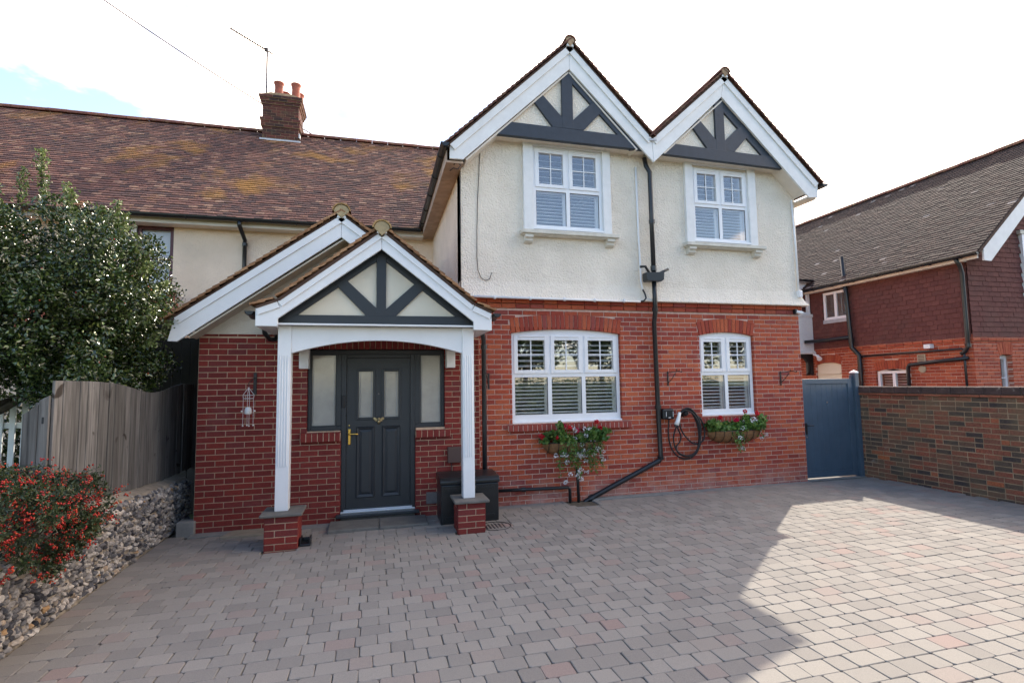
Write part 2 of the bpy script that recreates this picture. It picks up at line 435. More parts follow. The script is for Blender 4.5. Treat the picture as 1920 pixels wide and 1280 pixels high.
MORTW = mat_plain('dirty_mortar', (.40,.28,.175,1), .95, .45, 5, bmp=.4, bscale=90)
REND = mat_render('cream_roughcast', (.86,.785,.675,1), 38, 1.0, dirt=(2.2, .54, .84, (.56,.47,.38,1), .45))
RENDL = mat_render('peach_roughcast', (.86,.70,.55,1), 50, .6, dirt=(2.0, .56, .85, (.55,.45,.36,1), .4))
RENDW = mat_render('white_roughcast', (.78,.78,.78,1), 26, .8)
RENDG = mat_render('grey_cream_render', (.62,.57,.48,1), 90, .35)
WHITE = mat_plain('white_paint', (.80,.81,.82,1), .35, .06, 3)
WHITED = mat_plain('weathered_white_paint', (.80,.80,.79,1), .5, .1, 5, dirt=(4, .6, .85, (.5,.48,.42,1), .3))
UPVC = mat_plain('white_upvc', (.82,.83,.85,1), .25, .04, 3)
STONEW = mat_plain('painted_stone_sill', (.66,.63,.55,1), .8, .2, 9, bmp=.2)
SLATW = mat_plain('white_shutter', (.80,.80,.78,1), .4, .03, 3)
DARK = mat_plain('anthracite_paint', (.021,.026,.032,1), .45, .12, 6)
TIMB = mat_plain('blue_grey_timber', (.024,.034,.050,1), .5, .25, 10, bmp=.15, bscale=30)
GATEM = mat_plain('slate_blue_gate', (.060,.095,.135,1), .4, .12, 5)
BLACKP = mat_plain('black_plastic', (.012,.015,.018,1), .32, .2, 9)
IRON = mat_plain('black_iron', (.012,.011,.011,1), .5, .3, 20)
RUBBER = mat_plain('black_rubber', (.016,.016,.018,1), .6, .2, 20)
CREAMP = mat_plain('cream_board', (.72,.66,.53,1), .6, .05, 3)
SOFF = mat_plain('stained_soffit', (.50,.36,.27,1), .75, .3, 5, dirt=(6, .5, .75, (.30,.19,.13,1), .6))
SOFW = mat_plain('pale_soffit', (.74,.68,.60,1), .6, .12, 5)
MAROON = mat_plain('maroon_frame', (.085,.013,.022,1), .45, .15, 6)
PANE = mat_glass('window_glass', 2.3)
PANEL = mat_glass('window_glass_clear', 1.5)
FROST = mat_plain('frosted_glass', (.42,.40,.36,1), .12, .15, 6, spec=.6)
BRASS = mat_plain('polished_brass', (.82,.55,.13,1), .22, .1, 10, metal=1.)
OLDBRASS = mat_plain('dull_brass', (.35,.28,.16,1), .4, .2, 20, metal=1.)
ALU = mat_plain('aluminium', (.75,.76,.78,1), .3, .06, 8, metal=1.)
GALV = mat_plain('galvanised_steel', (.16,.15,.155,1), .6, .2, 12, metal=.3)
LEADM = mat_plain('lead_flashing', (.48,.50,.53,1), .55, .25, 9, metal=.2)
TERRA = mat_plain('terracotta', (.36,.10,.06,1), .75, .3, 9, dirt=(6, .55, .8, (.17,.08,.06,1), .6))
BUFFM = mat_plain('buff_bedding_mortar', (.42,.33,.19,1), .95, .25, 12, bmp=.3)
FELT = mat_plain('roof_underlay', (.10,.06,.045,1), .95, .3, 9)
TILEL = mat_piece('old_clay_tile', [(0, (.105,.066,.060)), (.3, (.15,.084,.072)), (.6, (.20,.098,.078)), (.85, (.245,.125,.094)), (1, (.36,.22,.155))], grain=24, grain_amt=.5,
                  patches=((.75, .52, .72, (.08,.062,.058,1), .6), (.62, .54, .66, (.40,.20,.035,1), .65), (9, .62, .75, (.36,.22,.06,1), .5)))
TILEN = mat_piece('brown_clay_tile', [(0, (.036,.024,.022)), (.4, (.05,.032,.029)), (.8, (.066,.04,.035)), (.985, (.085,.052,.042)), (1, (.34,.30,.28))], grain=24, grain_amt=.5, patches=((1.2, .5, .75, (.04,.036,.036,1), .5),))
TILEP = mat_piece('buff_clay_tile', [(0, (.24,.12,.06)), (.5, (.36,.19,.095)), (1, (.48,.28,.15))], grain=30, patches=((3, .5, .75, (.15,.10,.06,1), .5),))
TILEM = mat_piece('mossy_clay_tile', [(0, (.07,.035,.03)), (.5, (.13,.055,.042)), (1, (.2,.09,.065))], grain=24, grain_amt=.5, patches=((5, .5, .7, (.16,.13,.07,1), .6),))
TILEO = mat_piece('orange_clay_tile', [(0, (.22,.065,.04)), (1, (.36,.13,.075))], grain=30)
HUNG = mat_piece('hung_tile', [(0, (.125,.046,.041)), (.5, (.143,.051,.044)), (1, (.165,.061,.052))], grain=30, grain_amt=.35, patches=((.8, .5, .8, (.10,.066,.055,1), .6),))
RIDGE = mat_piece('ridge_tile', [(0, (.13,.05,.04)), (1, (.24,.09,.06))], grain=24, grain_amt=.5, patches=((5, .5, .7, (.22,.17,.08,1), .6),))
RIDGEP = mat_piece('buff_ridge_tile', [(0, (.36,.22,.09)), (1, (.46,.30,.13))], grain=24)
PAVE = mat_piece('block_paver', [(0, (.222,.205,.185)), (.25, (.245,.227,.204)), (.5, (.265,.245,.219)), (.80, (.292,.27,.24)), (.86, (.275,.245,.216)), (.96, (.272,.228,.203)), (1, (.285,.215,.19))], rough=.88, grain=160, grain_amt=.22, bumps=.35, bumpd=.003,
                 patches=((.5, .5, .75, (.262,.243,.21,1), .5), (3.2, .64, .8, (.20,.185,.168,1), .4)))
JOINT = mat_plain('sand_joint', (.11,.095,.07,1), .97, .5, 12, dirt=(2.4, .6, .72, (.08,.10,.03,1), .8))
SLAB = mat_plain('riven_stone', (.155,.148,.132,1), .85, .3, 7, bmp=.4, bscale=25)
SLABB = mat_plain('buff_stone', (.27,.235,.18,1), .85, .25, 9, bmp=.3, bscale=30)
CONC = mat_plain('grey_concrete', (.22,.22,.21,1), .9, .2, 9, bmp=.3)
FLINT = mat_piece('flint', [(0, (.04,.04,.048)), (.25, (.12,.12,.13)), (.5, (.24,.225,.215)), (.7, (.38,.345,.31)), (.92, (.56,.51,.45)), (1, (.36,.22,.10))], rough=.7, grain=30, grain_amt=.6, patches=((14, .55, .72, (.62,.58,.52,1), .7),))
FLMORT = mat_plain('lime_mortar', (.36,.31,.24,1), .95, .4, 12, bmp=.6, bscale=30)
WOOD = mat_wood('silvered_wood', (.05,.048,.045,1), (.23,.222,.21,1))
HOLLY = mat_leaf('holly_leaf', [(0, (.018,.034,.010,1)), (.5, (.042,.075,.018,1)), (.85, (.085,.13,.030,1)), (1, (.17,.20,.055,1))], rough=.22, spec=.8, trans=.08)
HOLLYT = mat_leaf('holly_young_leaf', [(0, (.08,.13,.03,1)), (1, (.22,.27,.09,1))], rough=.3, spec=.6, trans=.2)
PYRA = mat_leaf('firethorn_leaf', [(0, (.018,.035,.014,1)), (.6, (.04,.07,.022,1)), (1, (.10,.11,.035,1))], rough=.4)
BERRY = mat_leaf('red_berry', [(0, (.30,.012,.012,1)), (.6, (.46,.022,.014,1)), (1, (.56,.08,.02,1))], rough=.25, trans=.0)
GERAN = mat_leaf('geranium_leaf', [(0, (.055,.14,.026,1)), (.7, (.105,.21,.036,1)), (1, (.22,.28,.06,1))], rough=.55, trans=.2)
REDF = mat_leaf('red_petal', [(0, (.55,.012,.02,1)), (1, (.75,.03,.05,1))], rough=.5, trans=.2)
PINKF = mat_leaf('crimson_petal', [(0, (.55,.01,.06,1)), (1, (.7,.02,.1,1))], rough=.5, trans=.2)
WHITEF = mat_leaf('white_petal', [(0, (.72,.72,.76,1)), (1, (.85,.84,.86,1))], rough=.5, trans=.2)
COCO = mat_plain('coco_liner', (.24,.125,.055,1), .95, .4, 30, bmp=.8, bscale=70)
BARK = mat_plain('bark', (.09,.07,.05,1), .9, .4, 12, bmp=.6, bscale=30)
ROOM = mat_plain('dim_interior', (.20,.19,.18,1), .8, .1, 3)
CURT = mat_plain('net_curtain', (.52,.54,.56,1), .8, .1, 5)
GRASS = mat_plain('rough_grass', (.055,.085,.025,1), .95, .5, 3, bmp=.5, bscale=20)
ASPH = mat_plain('asphalt', (.055,.055,.058,1), .9, .2, 25, bmp=.3, bscale=90)
WCABLE = mat_plain('white_cable', (.78,.78,.78,1), .5, .05, 4)
CANDLE = mat_plain('white_ceramic', (.8,.79,.76,1), .4, .04, 9)
VENTM = mat_plain('buff_vent', (.42,.36,.26,1), .7, .1, 9)
VENTD = mat_plain('brown_box', (.085,.05,.042,1), .6, .1, 9)
HEDGE = mat_leaf('hedge_leaf', [(0, (.02,.045,.015,1)), (1, (.07,.12,.035,1))], rough=.5, trans=.15)

def gz(x): return .007*(x-1.5)

# ================================================================== SETTING: ground
def sheet(name, x0, x1, y0, y1, dz, mat, nx=8, ny=4):
    mb = MB()
    for i in range(nx+1):
        for j in range(ny+1):
            x = x0+(x1-x0)*i/nx; y = y0+(y1-y0)*j/ny
            mb.v.append((x, y, gz(max(min(x, 12), -12))+dz))
    for i in range(nx):
        for j in range(ny):
            a = i*(ny+1)+j; mb.f.append((a, a+ny+1, a+ny+2, a+1))
    o = mb.build(name, mat); o['kind'] = 'structure'; return o
MB().add([(-600,-600,-.16),(600,-600,-.16),(600,600,-.16),(-600,600,-.16)], [(0,1,2,3)]).build('ground', GRASS)['kind'] = 'structure'
sheet('road', -60, 60, -17.5, -11.2, -.09, ASPH)
pv = B('pavement', CONC, None, (-60, 60, -11.2, -9.6, -.3, -.03), bevel=.01); pv['kind'] = 'structure'
drive = sheet('driveway', -2.46, 8.62, -9.6, .0, -.012, JOINT, 24, 2)
sheet('side_path', 7.2, 12.5, .0, 9, -.008, CONC); sheet('neighbour_yard', 8.62, 40, -9.6, .0, -.014, ASPH)

def paver(w, d, seed):
    r = random.Random(seed); h = .008; hw, hd = w/2, d/2; c = .010; j = lambda: r.uniform(-.003, .003)
    P = [(-hw+j(), -hd+j()), (hw+j(), -hd+j()), (hw+j(), hd+j()), (-hw+j(), hd+j())]
    # corners knocked off, as tumbled blocks have
    def ring(ins, z, k):
        out = []
        for i in range(4):
            p, q, s = Vector(P[i]), Vector(P[(i+1) % 4]), Vector(P[(i-1) % 4])
            a = (s-p).normalized(); b = (q-p).normalized(); base = p+(a+b)*ins
            out += [(*(base+a*k), z), (*(base+b*k), z)]
        return out
    t = r.uniform(.008, .018)
    V = ring(.004, h, t*.8)+ring(0, h-.004, t)+ring(-.001, -.012, t)
    F = [tuple(range(8))]
    for k in range(8):
        q = (k+1) % 8; F += [(k+8, q+8, q, k), (k+16, q+16, q+8, k+8)]
    return V, F
PV = {}
for nm, w in (('l', .207), ('s', .153)):
    for k in range(5): PV[(nm, k)] = paver(w-.0035, .1495, hash((nm == 'l', k)) % 1000)
items = []; y = -.245; row = 0
lim = []
while y > -9.5:
    x = -2.252; k = 0; cut = (.10 if row % 2 else 0)+random.uniform(0, .07)
    while x < 8.5:
        nm = 'l' if k % 2 else 's'; w = .207 if nm == 'l' else .153; k += 1
        if cut > 0:
            w2 = round(w-cut, 2); cut = 0
            if w2 < .04: continue
            nm = 'c%d' % round(w2*100); w = w2
            if (nm, 0) not in PV:
                for q in range(5): PV[(nm, q)] = paver(w-.0035, .1495, q+int(w*1000))
        cx = x+w/2; yy = y+.018*(cx-3)*.35; x += w
        if cx > 8.50: continue
        if -1.2 < cx < 1.34 and (-1.2 < yy < -.8) and (cx < -.8 or cx > .97): continue      # pillars
        if 2.78 < cx < 3.22 and yy > -.42: continue                                              # gully
        if (yy > -.34 and cx < 1.5) or yy > -.14: continue
        s = random.randrange(5); V, F = PV[(nm, s)]
        M = Matrix.Translation((cx, yy, gz(cx)+random.uniform(-.002, .002))) @ Matrix.Rotation(random.uniform(-.012, .012), 4, 'Z') @ Matrix.Rotation(random.uniform(-.006, .006), 4, 'X') @ Matrix.Rotation(-.007, 4, 'Y')
        items.append(((nm, s), V, F, M, w*.15))
    y -= .1525; row += 1
pieces('paver', 'pavers_beyond', items, drive, PAVE, 300)
# a plain edging course along the flint wall and the house
items = []
for k in range(60):
    V, F = PV[('l', k % 5)]
    M = Matrix.Translation((-2.357, -.3-k*.152, gz(-2.3)-.001)) @ Matrix.Rotation(random.uniform(-.01, .01), 4, 'Z')
    items.append((('l', k % 5), V, F, M, .03))
pieces('edging_paver', 'edging_pavers', items, drive, PAVE, 40)
for k, cx in enumerate(np.arange(-1.15, 7.25, .6)):
    pass
B('concrete_edge', CONC, drive, (1.47, 2.78, -.16, .03, -.1, gz(2)+.004), (3.22, 7.3, -.12, .03, -.1, gz(5)+.012), bevel=.01)
B('concrete_strip', CONC, drive, (-2.2, 1.47, -.32, -.14, -.1, gz(0)+.002), bevel=.005)
gul = MB(); gul.box(2.76, 3.24, -.46, -.42, -.15, .016); gul.box(2.72, 2.78, -.46, -.0, -.15, .015); gul.box(3.20, 3.30, -.46, -.0, -.15, .02)
gul.build('gully_kerb', CONC, drive, bevel=.012)

# ================================================================== MAIN HOUSE
H = thing('gabled_house', 'brick and cream roughcast house with twin gables, white bargeboards and gabled porch', 'house', (3, 3, 0))
XL, XR = 1.24, 7.29
aL = Arch(2.0, 3.80, 2.565, .067); aR = Arch(5.25, 6.31, 2.555, .062)
wall = panel(XL, XR, -.3, 3.10, [(1.985, 3.815, 1.2, 2.66), (5.235, 6.325, 1.22, 2.64)], .009, .30, IDC).build('brick_wall', MORT, H)
gap = lambda z: aL.gap(z, 1.19)+aR.gap(z, 1.21)+([(1.925, 3.935)] if 1.09 < z < 1.2 else [])+([(5.19, 6.43)] if 1.10 < z < 1.22 else [])
items = bond(XL, XR, -.085, 2.94, gap, frame_y(0), off=.07, joint=.012)+aL.voussoirs(0)+aR.voussoirs(0)
for p_, z_ in ((.022, 2.94), (.042, 3.015)):
    items += bond(XL, XR+p_, z_, z_+.075, lambda z: [], frame_y(0), off=.1*z_, proud=p_)
# weathered right-hand return, for views from the side
items += bond(.115, 7.9, -.085, 3.09, lambda z: [], frame_px(XR), off=.11)
pieces('brick', 'brickwork', items, wall, BR, 300)
panel(.03, 8, -.3, 3.1, [], -.25, -.009, lambda u, y, z: (XR+y, u, z)).build('side_wall', MORT, H)
panel(.0, 3.9, -.3, 5.1, [], 0, .25, lambda u, y, z: (XL-.01+y, u+.02, z)).build('left_side_wall', RENDL, H)
B('back_wall', REND, H, (XL, XR, 7.8, 8.05, -.3, 5.4), bevel=0)
B('floor_slab', ROOM, H, (XL+.25, XR-.25, .3, 7.8, 2.95, 3.05), bevel=0)
B('partition', ROOM, H, (XL+.25, XR-.25, 2.6, 2.7, -.2, 5.3), bevel=0)
# sills of brick on edge
def edge_sill(name, x0, x1, z0, z1, Y, proud, mat=SILLB, mort=MORT, parent=None, limit=60):
    b = B(name, mort, parent or H, (x0, x1, Y-proud+.006, Y+.12, z0+.004, z1-.012), bevel=0)
    n = round((x1-x0)/.075); it = []
    for k in range(n):
        w = (x1-x0)/n; it.append(brick_item(x0+w*(k+.5), (z0+z1)/2, w-.009, z1-z0, frame_y(Y-proud), d=proud+.1, jit=.002))
    pieces('sill_brick', 'sill_bricks', it, b, mat, limit); return b
edge_sill('brick_sill', 1.925, 3.935, 1.085, 1.185, 0, .055)
edge_sill('brick_sill', 5.19, 6.43, 1.10, 1.205, 0, .055)

# upper wall, roughcast, with a bell-cast foot
UY = -.035
up = panel(XL-.01, XR+.01, 3.34, 5.66, [(2.36, 3.54, 4.18, 5.52), (5.187, 6.298, 4.14, 5.44)], UY, .28, IDC).build('roughcast_wall', REND, H)
prof = [(3.345, 0.0), (3.25, .025), (3.16, .06), (3.095, .105), (3.085, .10), (3.085, -.15)]
mb = MB()
for z, e in prof: mb.v += [(XL-.01-.0, UY-e, z), (XR+.01+e, UY-e, z), (XR+.01+e, 8, z)]
for k in range(len(prof)-1): mb.f += [(k*3, k*3+1, k*3+4, k*3+3), (k*3+1, k*3+2, k*3+5, k*3+4)]
mb.build('bellcast_foot', REND, up)
B('upper_side_wall', REND, H, (XR-.2, XR+.01, .28, 8, 3.1, 5.3), bevel=0)

# gables, bargeboards, timbers
LA, RA = (2.918, 7.075), (5.709, 6.965)      # outer apexes of the boards
VT = (4.306, 5.69)
gb = MB()
gb.prism([(1.30, 5.545), (4.30, 5.545), (4.30, 5.62), (2.90, 6.93), (1.42, 5.545)], -.25, .2); gb.prism([(4.33, 5.50), (7.12, 5.48), (5.66, 6.85), (4.33, 5.60)], -.252, .2)
gb.build('gable_wall', REND, up)
def board(name, mat, parent, polys, y0, y1, bevel=.005):
    mb = MB()
    for p in polys: mb.prism(p, y0, y1)
    return mb.build(name, mat, parent, bevel=bevel)
BY = -.33
b1 = board('bargeboard', WHITED, H, [[(1.03, 5.26), (2.918, 7.075), (2.912, 6.68), (1.225, 5.065), (1.03, 5.06)]], BY, BY+.035)
b2 = board('bargeboard', WHITED, H, [[(2.921, 7.075), (4.306, 5.69), (4.329, 5.319), (2.915, 6.68)]], BY, BY+.035)
b3 = board('bargeboard', WHITED, H, [[(4.309, 5.69), (5.706, 6.965), (5.652, 6.58), (4.332, 5.319)]], BY-.003, BY+.032)
b4 = board('bargeboard', WHITED, H, [[(5.710, 6.965), (7.542, 5.228), (7.532, 4.985), (7.345, 4.965), (5.656, 6.58)]], BY-.003, BY+.032)
def cap(parent, p, q, w=.10, y=BY-.022, mat=WHITED):
    p, q = Vector((p[0], p[1])), Vector((q[0], q[1])); d = (q-p).normalized(); n = Vector((d.y, -d.x))
    if n.y > 0: n = -n
    board('top_moulding', mat, parent, [[tuple(p+d*.002), tuple(q-d*.002), tuple(q+n*w-d*.002), tuple(p+n*w+d*.002)]], y, y+.02, .003)
cap(b1, (1.03, 5.26), LA); cap(b2, LA, VT); cap(b3, VT, RA, y=BY-.025); cap(b4, RA, (7.542, 5.228), y=BY-.025)
# soffits between boards and wall
def soffit(p, q, parent, off=.30, mat=SOFW):
    p, q = Vector((p[0], 0, p[1])), Vector((q[0], 0, q[1])); d = (q-p).normalized(); n = Vector((d.z, 0, -d.x))
    if n.z > 0: n = -n
    mb = MB(); c = (p+q)/2+n*off; mb.obox((c.x, (BY+.03+UY)/2, c.z), d*((q-p).length/2-.05), Vector((0, (UY-BY-.03)/2-.002, 0)), n*.012)
    mb.build('soffit', mat, parent)
soffit((1.03, 5.26), LA, b1); soffit(LA, VT, b2); soffit(VT, RA, b3); soffit(RA, (7.542, 5.228), b4)
B('eaves_soffit', SOFF, H, (1.0, 1.235, -.28, 3.9, 5.02, 5.055), (.985, 1.0, -.28, 3.6, 5.02, 5.20), bevel=.003)
B('eaves_soffit', SOFW, H, (7.31, 7.53, -.29, 8, 4.96, 4.99), bevel=.003)
TY0, TY1 = -.292, -.22
def timber(pts, y=0.0):
    pts = [(p[0]*.976, 1.81+(p[1]-1.81)*.976) for p in pts]
    board('gable_timber', TIMB, up, [pts], TY0-y, TY1, .004)
timber([(1.5, 5.615), (4.31, 5.615), (4.2, 5.82), (1.75, 5.835)], .004)
timber([(2.86, 5.83), (3.045, 5.83), (3.045, 6.85), (2.86, 6.85)], .002)
timber([(2.70, 5.83), (2.88, 5.83), (2.88, 5.99), (2.44, 6.44), (2.30, 6.33)])
timber([(3.03, 5.83), (3.22, 5.83), (3.60, 6.24), (3.47, 6.40), (3.03, 5.97)])
timber([(1.62, 5.62), (2.95, 6.93), (2.95, 6.78), (1.80, 5.66), (1.72, 5.60)], -.004)
timber([(2.95, 6.93), (4.25, 5.64), (4.05, 5.60), (2.95, 6.69)], -.006)
timber([(4.45, 5.585), (7.25, 5.54), (7.0, 5.74), (4.6, 5.785)], .004)
timber([(5.675, 5.76), (5.855, 5.76), (5.85, 6.75), (5.67, 6.75)], .002)
timber([(5.50, 5.76), (5.69, 5.76), (5.69, 5.92), (5.27, 6.36), (5.13, 6.23)])
timber([(5.845, 5.76), (6.04, 5.76), (6.40, 6.15), (6.26, 6.32), (5.845, 5.93)])
timber([(4.42, 5.60), (5.74, 6.83), (5.74, 6.70), (4.55, 5.60)], -.004)
timber([(5.74, 6.83), (7.05, 5.58), (6.80, 5.56), (5.74, 6.57)], -.006)

# roofs of the twin gables
def plug(parent, x, y, z, r):
    r -= .012
    MB().prism([(x+r*math.cos(math.pi*i/8), z+r*.9*math.sin(math.pi*i/8)) for i in range(9)]+[(x-r*.75, z-.025), (x, z-.085), (x+r*.75, z-.025)], y+.004, y+.09).build('ridge_mortar', BUFFM if z < 5 else MORTW, parent)
def gable_roof(parent, apex, left, right, y0, y1, tilem, deckm, lim=120, w=.165, gauge=.1, ridge=None, ridger=.095, undercloak=None, keepL=None, keepR=None, thick=.02):
    for (foot, side) in ((left, -1), (right, 1)):
        if foot is None: continue
        d = Vector((apex[0]-foot[0], 0, apex[1]-foot[1])); ln = d.length; v = d.normalized()
        rf = slope_slab('roof_slope', deckm, parent, [(foot[0], y0+.035, foot[1]), (foot[0], y1, foot[1]), (apex[0], y1, apex[1]), (apex[0], y0+.035, apex[1])], .045)
        u = Vector((0, 1, 0))
        it = tile_items((foot[0]-v.x*.04, y0-.01, foot[1]-v.z*.04), u, v, y1-y0, ln+.04, w=w, gauge=gauge, keep=keepL if side < 0 else keepR, thick=thick)
        pieces('roof_tile', 'roof_tiles', it, rf, tilem, lim)
    rg = ridge_items((apex[0], y0-.02, apex[1]-.03+ridger*.25), (apex[0], y1, apex[1]-.03+ridger*.25), ridger)
    pieces('ridge_tile', 'ridge_tiles', rg, parent, ridge or RIDGE, 40)
    plug(parent, apex[0], y0-.012, apex[1]-.03+ridger*.25, ridger-.012)
lo = .045
gable_roof(H, (2.918, 7.075+lo), (1.0, 5.23+lo), (4.306, 5.69+lo), BY-.05, 8.1, TILEM, FELT, 100)
gable_roof(H, (5.709, 6.965+lo), (4.306, 5.69+lo), (7.575, 5.20+lo), BY-.05, 8.1, TILEM, FELT, 100)
B('valley_flashing', LEADM, H, (4.24, 4.38, BY-.03, 8, 5.66, 5.70), bevel=.005)
bk = MB(); bk.prism([(XL, 5.3), (XR, 5.3), (5.709, 6.9), (4.31, 5.6), (2.918, 7.0)], 7.7, 7.95); bk.build('rear_gable_wall', REND, H)

def apex_filler(parent, x, z, y, mat): board('apex_filler', mat, parent, [[(x-.06, z-.045), (x+.06, z-.045), (x+.045, z+.0), (x, z+.045), (x-.045, z+.0)]], y, y+.05, 0)
apex_filler(b1, LA[0], LA[1], BY-.045, WHITED); apex_filler(b3, RA[0], RA[1], BY-.045, WHITED)
# gutters
def gutter(name, p, q, r=.06, mat=BLACKP, parent=None, brackets=0):
    p, q = Vector(p), Vector(q); d = (q-p).normalized(); x = d.cross(Vector((0,0,1))).normalized(); mb = MB(); S = 8
    for e in (p, q):
        for rr in (r, r-.006):
            for i in range(S+1):
                a = math.pi+math.pi*i/S; mb.v.append(tuple(e+x*math.cos(a)*rr+Vector((0,0,math.sin(a)*rr))))
    n = S+1
    for i in range(S): mb.f += [(i, i+1, 2*n+i+1, 2*n+i), (n+i, n+i+1, 3*n+i+1, 3*n+i), (i, i+1, n+i+1, n+i), (2*n+i, 2*n+i+1, 3*n+i+1, 3*n+i)]
    mb.f += [(0, n, 3*n, 2*n), (S, n+S, 3*n+S, 2*n+S)]
    mb.f += [tuple(range(S+1)), tuple(range(2*n, 2*n+S+1))]
    o = mb.build(name, mat, parent)
    for k in range(brackets):
        c = p+(q-p)*((k+.5)/brackets); t = MB()
        t.tube([c+x*math.cos(math.pi+math.pi*i/8)*(r+.005)+Vector((0,0,math.sin(math.pi+math.pi*i/8)*(r+.005))) for i in range(9)], .009, 6); t.build('gutter_bracket', mat, o)
    return o
gutter('gutter', (.955, -.42, 5.26), (.955, 3.55, 5.20), .065, parent=H, brackets=5)
gutter('gutter', (7.64, -.40, 5.22), (7.64, 8, 5.2), .06, parent=H, brackets=3)

# windows -----------------------------------------------------------
def slats(parent, x0, x1, z0, z1, Y, n, ang, depth=.062):
    st = .045
    B('shutter_frame', SLATW, parent, (x0, x0+st, Y-.014, Y+.014, z0, z1), (x1-st, x1, Y-.014, Y+.014, z0, z1), (x0, x1, Y-.0135, Y+.0135, z0, z0+.03), (x0, x1, Y-.0135, Y+.0135, z1-.03, z1), bevel=0)
    key = ('slat', round(x1-x0, 3), round(ang, 2))
    if key not in MESHES:
        hw = (x1-x0)/2-st+.002; mb = MB(); c, s = math.cos(ang), math.sin(ang); h = depth/2
        pr = [(-h, 0), (-h*.5, .0045), (h*.5, .0045), (h, 0), (h*.5, -.0045), (-h*.5, -.0045)]
        P = [(p[0]*c-p[1]*s, p[0]*s+p[1]*c) for p in pr]; mb.prism(P, -hw, hw, 'x')
        me = bpy.data.meshes.new('slat'); me.from_pydata(mb.v, [], mb.f); me.materials.append(SLATW); MESHES[key] = me
    pitch = (z1-z0-.06)/n
    for k in range(n):
        o = bpy.data.objects.new('slat', MESHES[key]); COL.objects.link(o)
        setup(o, parent, Matrix.Translation(((x0+x1)/2, Y, z0+.03+pitch*(k+.5))))
def upvc(x0, x1, z0, z1, Y, cols, zt, arch=None, cill=.10, parent=None, ang_top=.9, ang_bot=.35, n_top=6, n_bot=9, bars=True, glass=None, shut=True, head=.0):
    """white two-tier casement: fixed lights below, opening top lights above, louvred shutters behind"""
    parent = parent or H; glass = glass or PANE
    fw = .055; D0, D1 = Y, Y+.07
    mb = MB()
    mb.box(x0, x0+fw, D0, D1, z0, z1); mb.box(x1-fw, x1, D0, D1, z0, z1)
    mb.box(x0+fw, x1-fw, D0+.002, D1, z0, z0+cill); mb.box(x0+fw, x1-fw, D0+.002, D1, z1-fw*.8, z1)
    mb.box(x0+fw, x1-fw, D0+.004, D1, zt-.035, zt+.035)
    w = (x1-x0-2*fw)/cols
    for k in range(1, cols): mb.box(x0+fw+w*k-.032, x0+fw+w*k+.032, D0+.003, D1, z0+cill, z1-fw*.8)
    if arch:
        hp = arch.head(); mb.prism([(x0, z1-.002)]+[(min(max(p[0], x0), x1), p[1]) for p in hp]+[(x1, z1-.002)], D0+.001, D1)
    fr = mb.build('window', UPVC, parent, bevel=.006)
    B('window_cill', UPVC, fr, (x0-.012, x1+.012, D0-.045, D0+.02, z0-.012, z0+.022), bevel=.006)
    for k in range(cols):
        a = x0+fw+w*k+(.032 if k else 0); b = x0+fw+w*(k+1)-(.032 if k < cols-1 else 0)
        # top light sash
        s0, s1 = zt+.035, z1-fw*.8; sw = .048
        sash = MB(); sash.box(a-.012, a+sw, D0-.014, D0+.05, s0-.012, s1+.012); sash.box(b-sw, b+.012, D0-.014, D0+.05, s0-.012, s1+.012)
        sash.box(a+sw, b-sw, D0-.013, D0+.05, s0-.012, s0+sw-.006); sash.box(a+sw, b-sw, D0-.013, D0+.05, s1-sw-.012, s1+.012)
        sh = sash.build('opening_sash', UPVC, fr, bevel=.004)
        B('pane', glass, fr, (a+sw-.004, b-sw+.004, D0+.018, D0+.022, s0+sw-.01, s1-sw-.008), bevel=0)
        if bars:
            g = MB(); mx = (a+b)/2; mz = (s0+s1)/2; g.box(mx-.008, mx+.008, D0+.008, D0+.0178, s0+sw-.006, s1-sw-.012); g.box(a+sw, b-sw, D0+.009, D0+.0177, mz-.008, mz+.008); g.build('glazing_bar', UPVC, fr)
            B('trickle_vent', UPVC, fr, (a+.07, b-.05, D0-.026, D0-.013, s1-.012, s1+.004), bevel=.002)
        B('gasket', RUBBER, fr, (a-.001, a+.006, D0+.012, D0+.017, z0+cill, zt-.035), (b-.006, b+.001, D0+.012, D0+.017, z0+cill, zt-.035), (a+.006, b-.006, D0+.012, D0+.0168, zt-.041, zt-.034), bevel=0)
        B('pane', glass, fr, (a-.004, b+.004, D0+.018, D0+.022, z0+cill-.004, zt-.033), bevel=0)
        if shut:
            slats(fr, a-.02, b+.02, zt-.01, z1-.02, Y+.115, n_top, ang_top)
            slats(fr, a-.02, b+.02, z0+cill-.03, zt-.01, Y+.115, n_bot, ang_bot)
    return fr
LW = upvc(2.004, 3.796, 1.20, 2.565, .055, 3, 1.925, aL, cill=.12, n_top=7, n_bot=10, ang_top=.55, ang_bot=.38)
RW = upvc(5.254, 6.306, 1.222, 2.555, .055, 2, 1.925, aR, cill=.10, n_top=7, n_bot=10, ang_top=.55, ang_bot=.38)
UL = upvc(2.365, 3.535, 4.185, 5.515, -.05, 2, 4.835, cill=.07, n_top=7, n_bot=10, ang_top=.42, ang_bot=.42)
UR = upvc(5.192, 6.293, 4.145, 5.435, -.05, 2, 4.785, cill=.07, n_top=7, n_bot=10, ang_top=.42, ang_bot=.42)
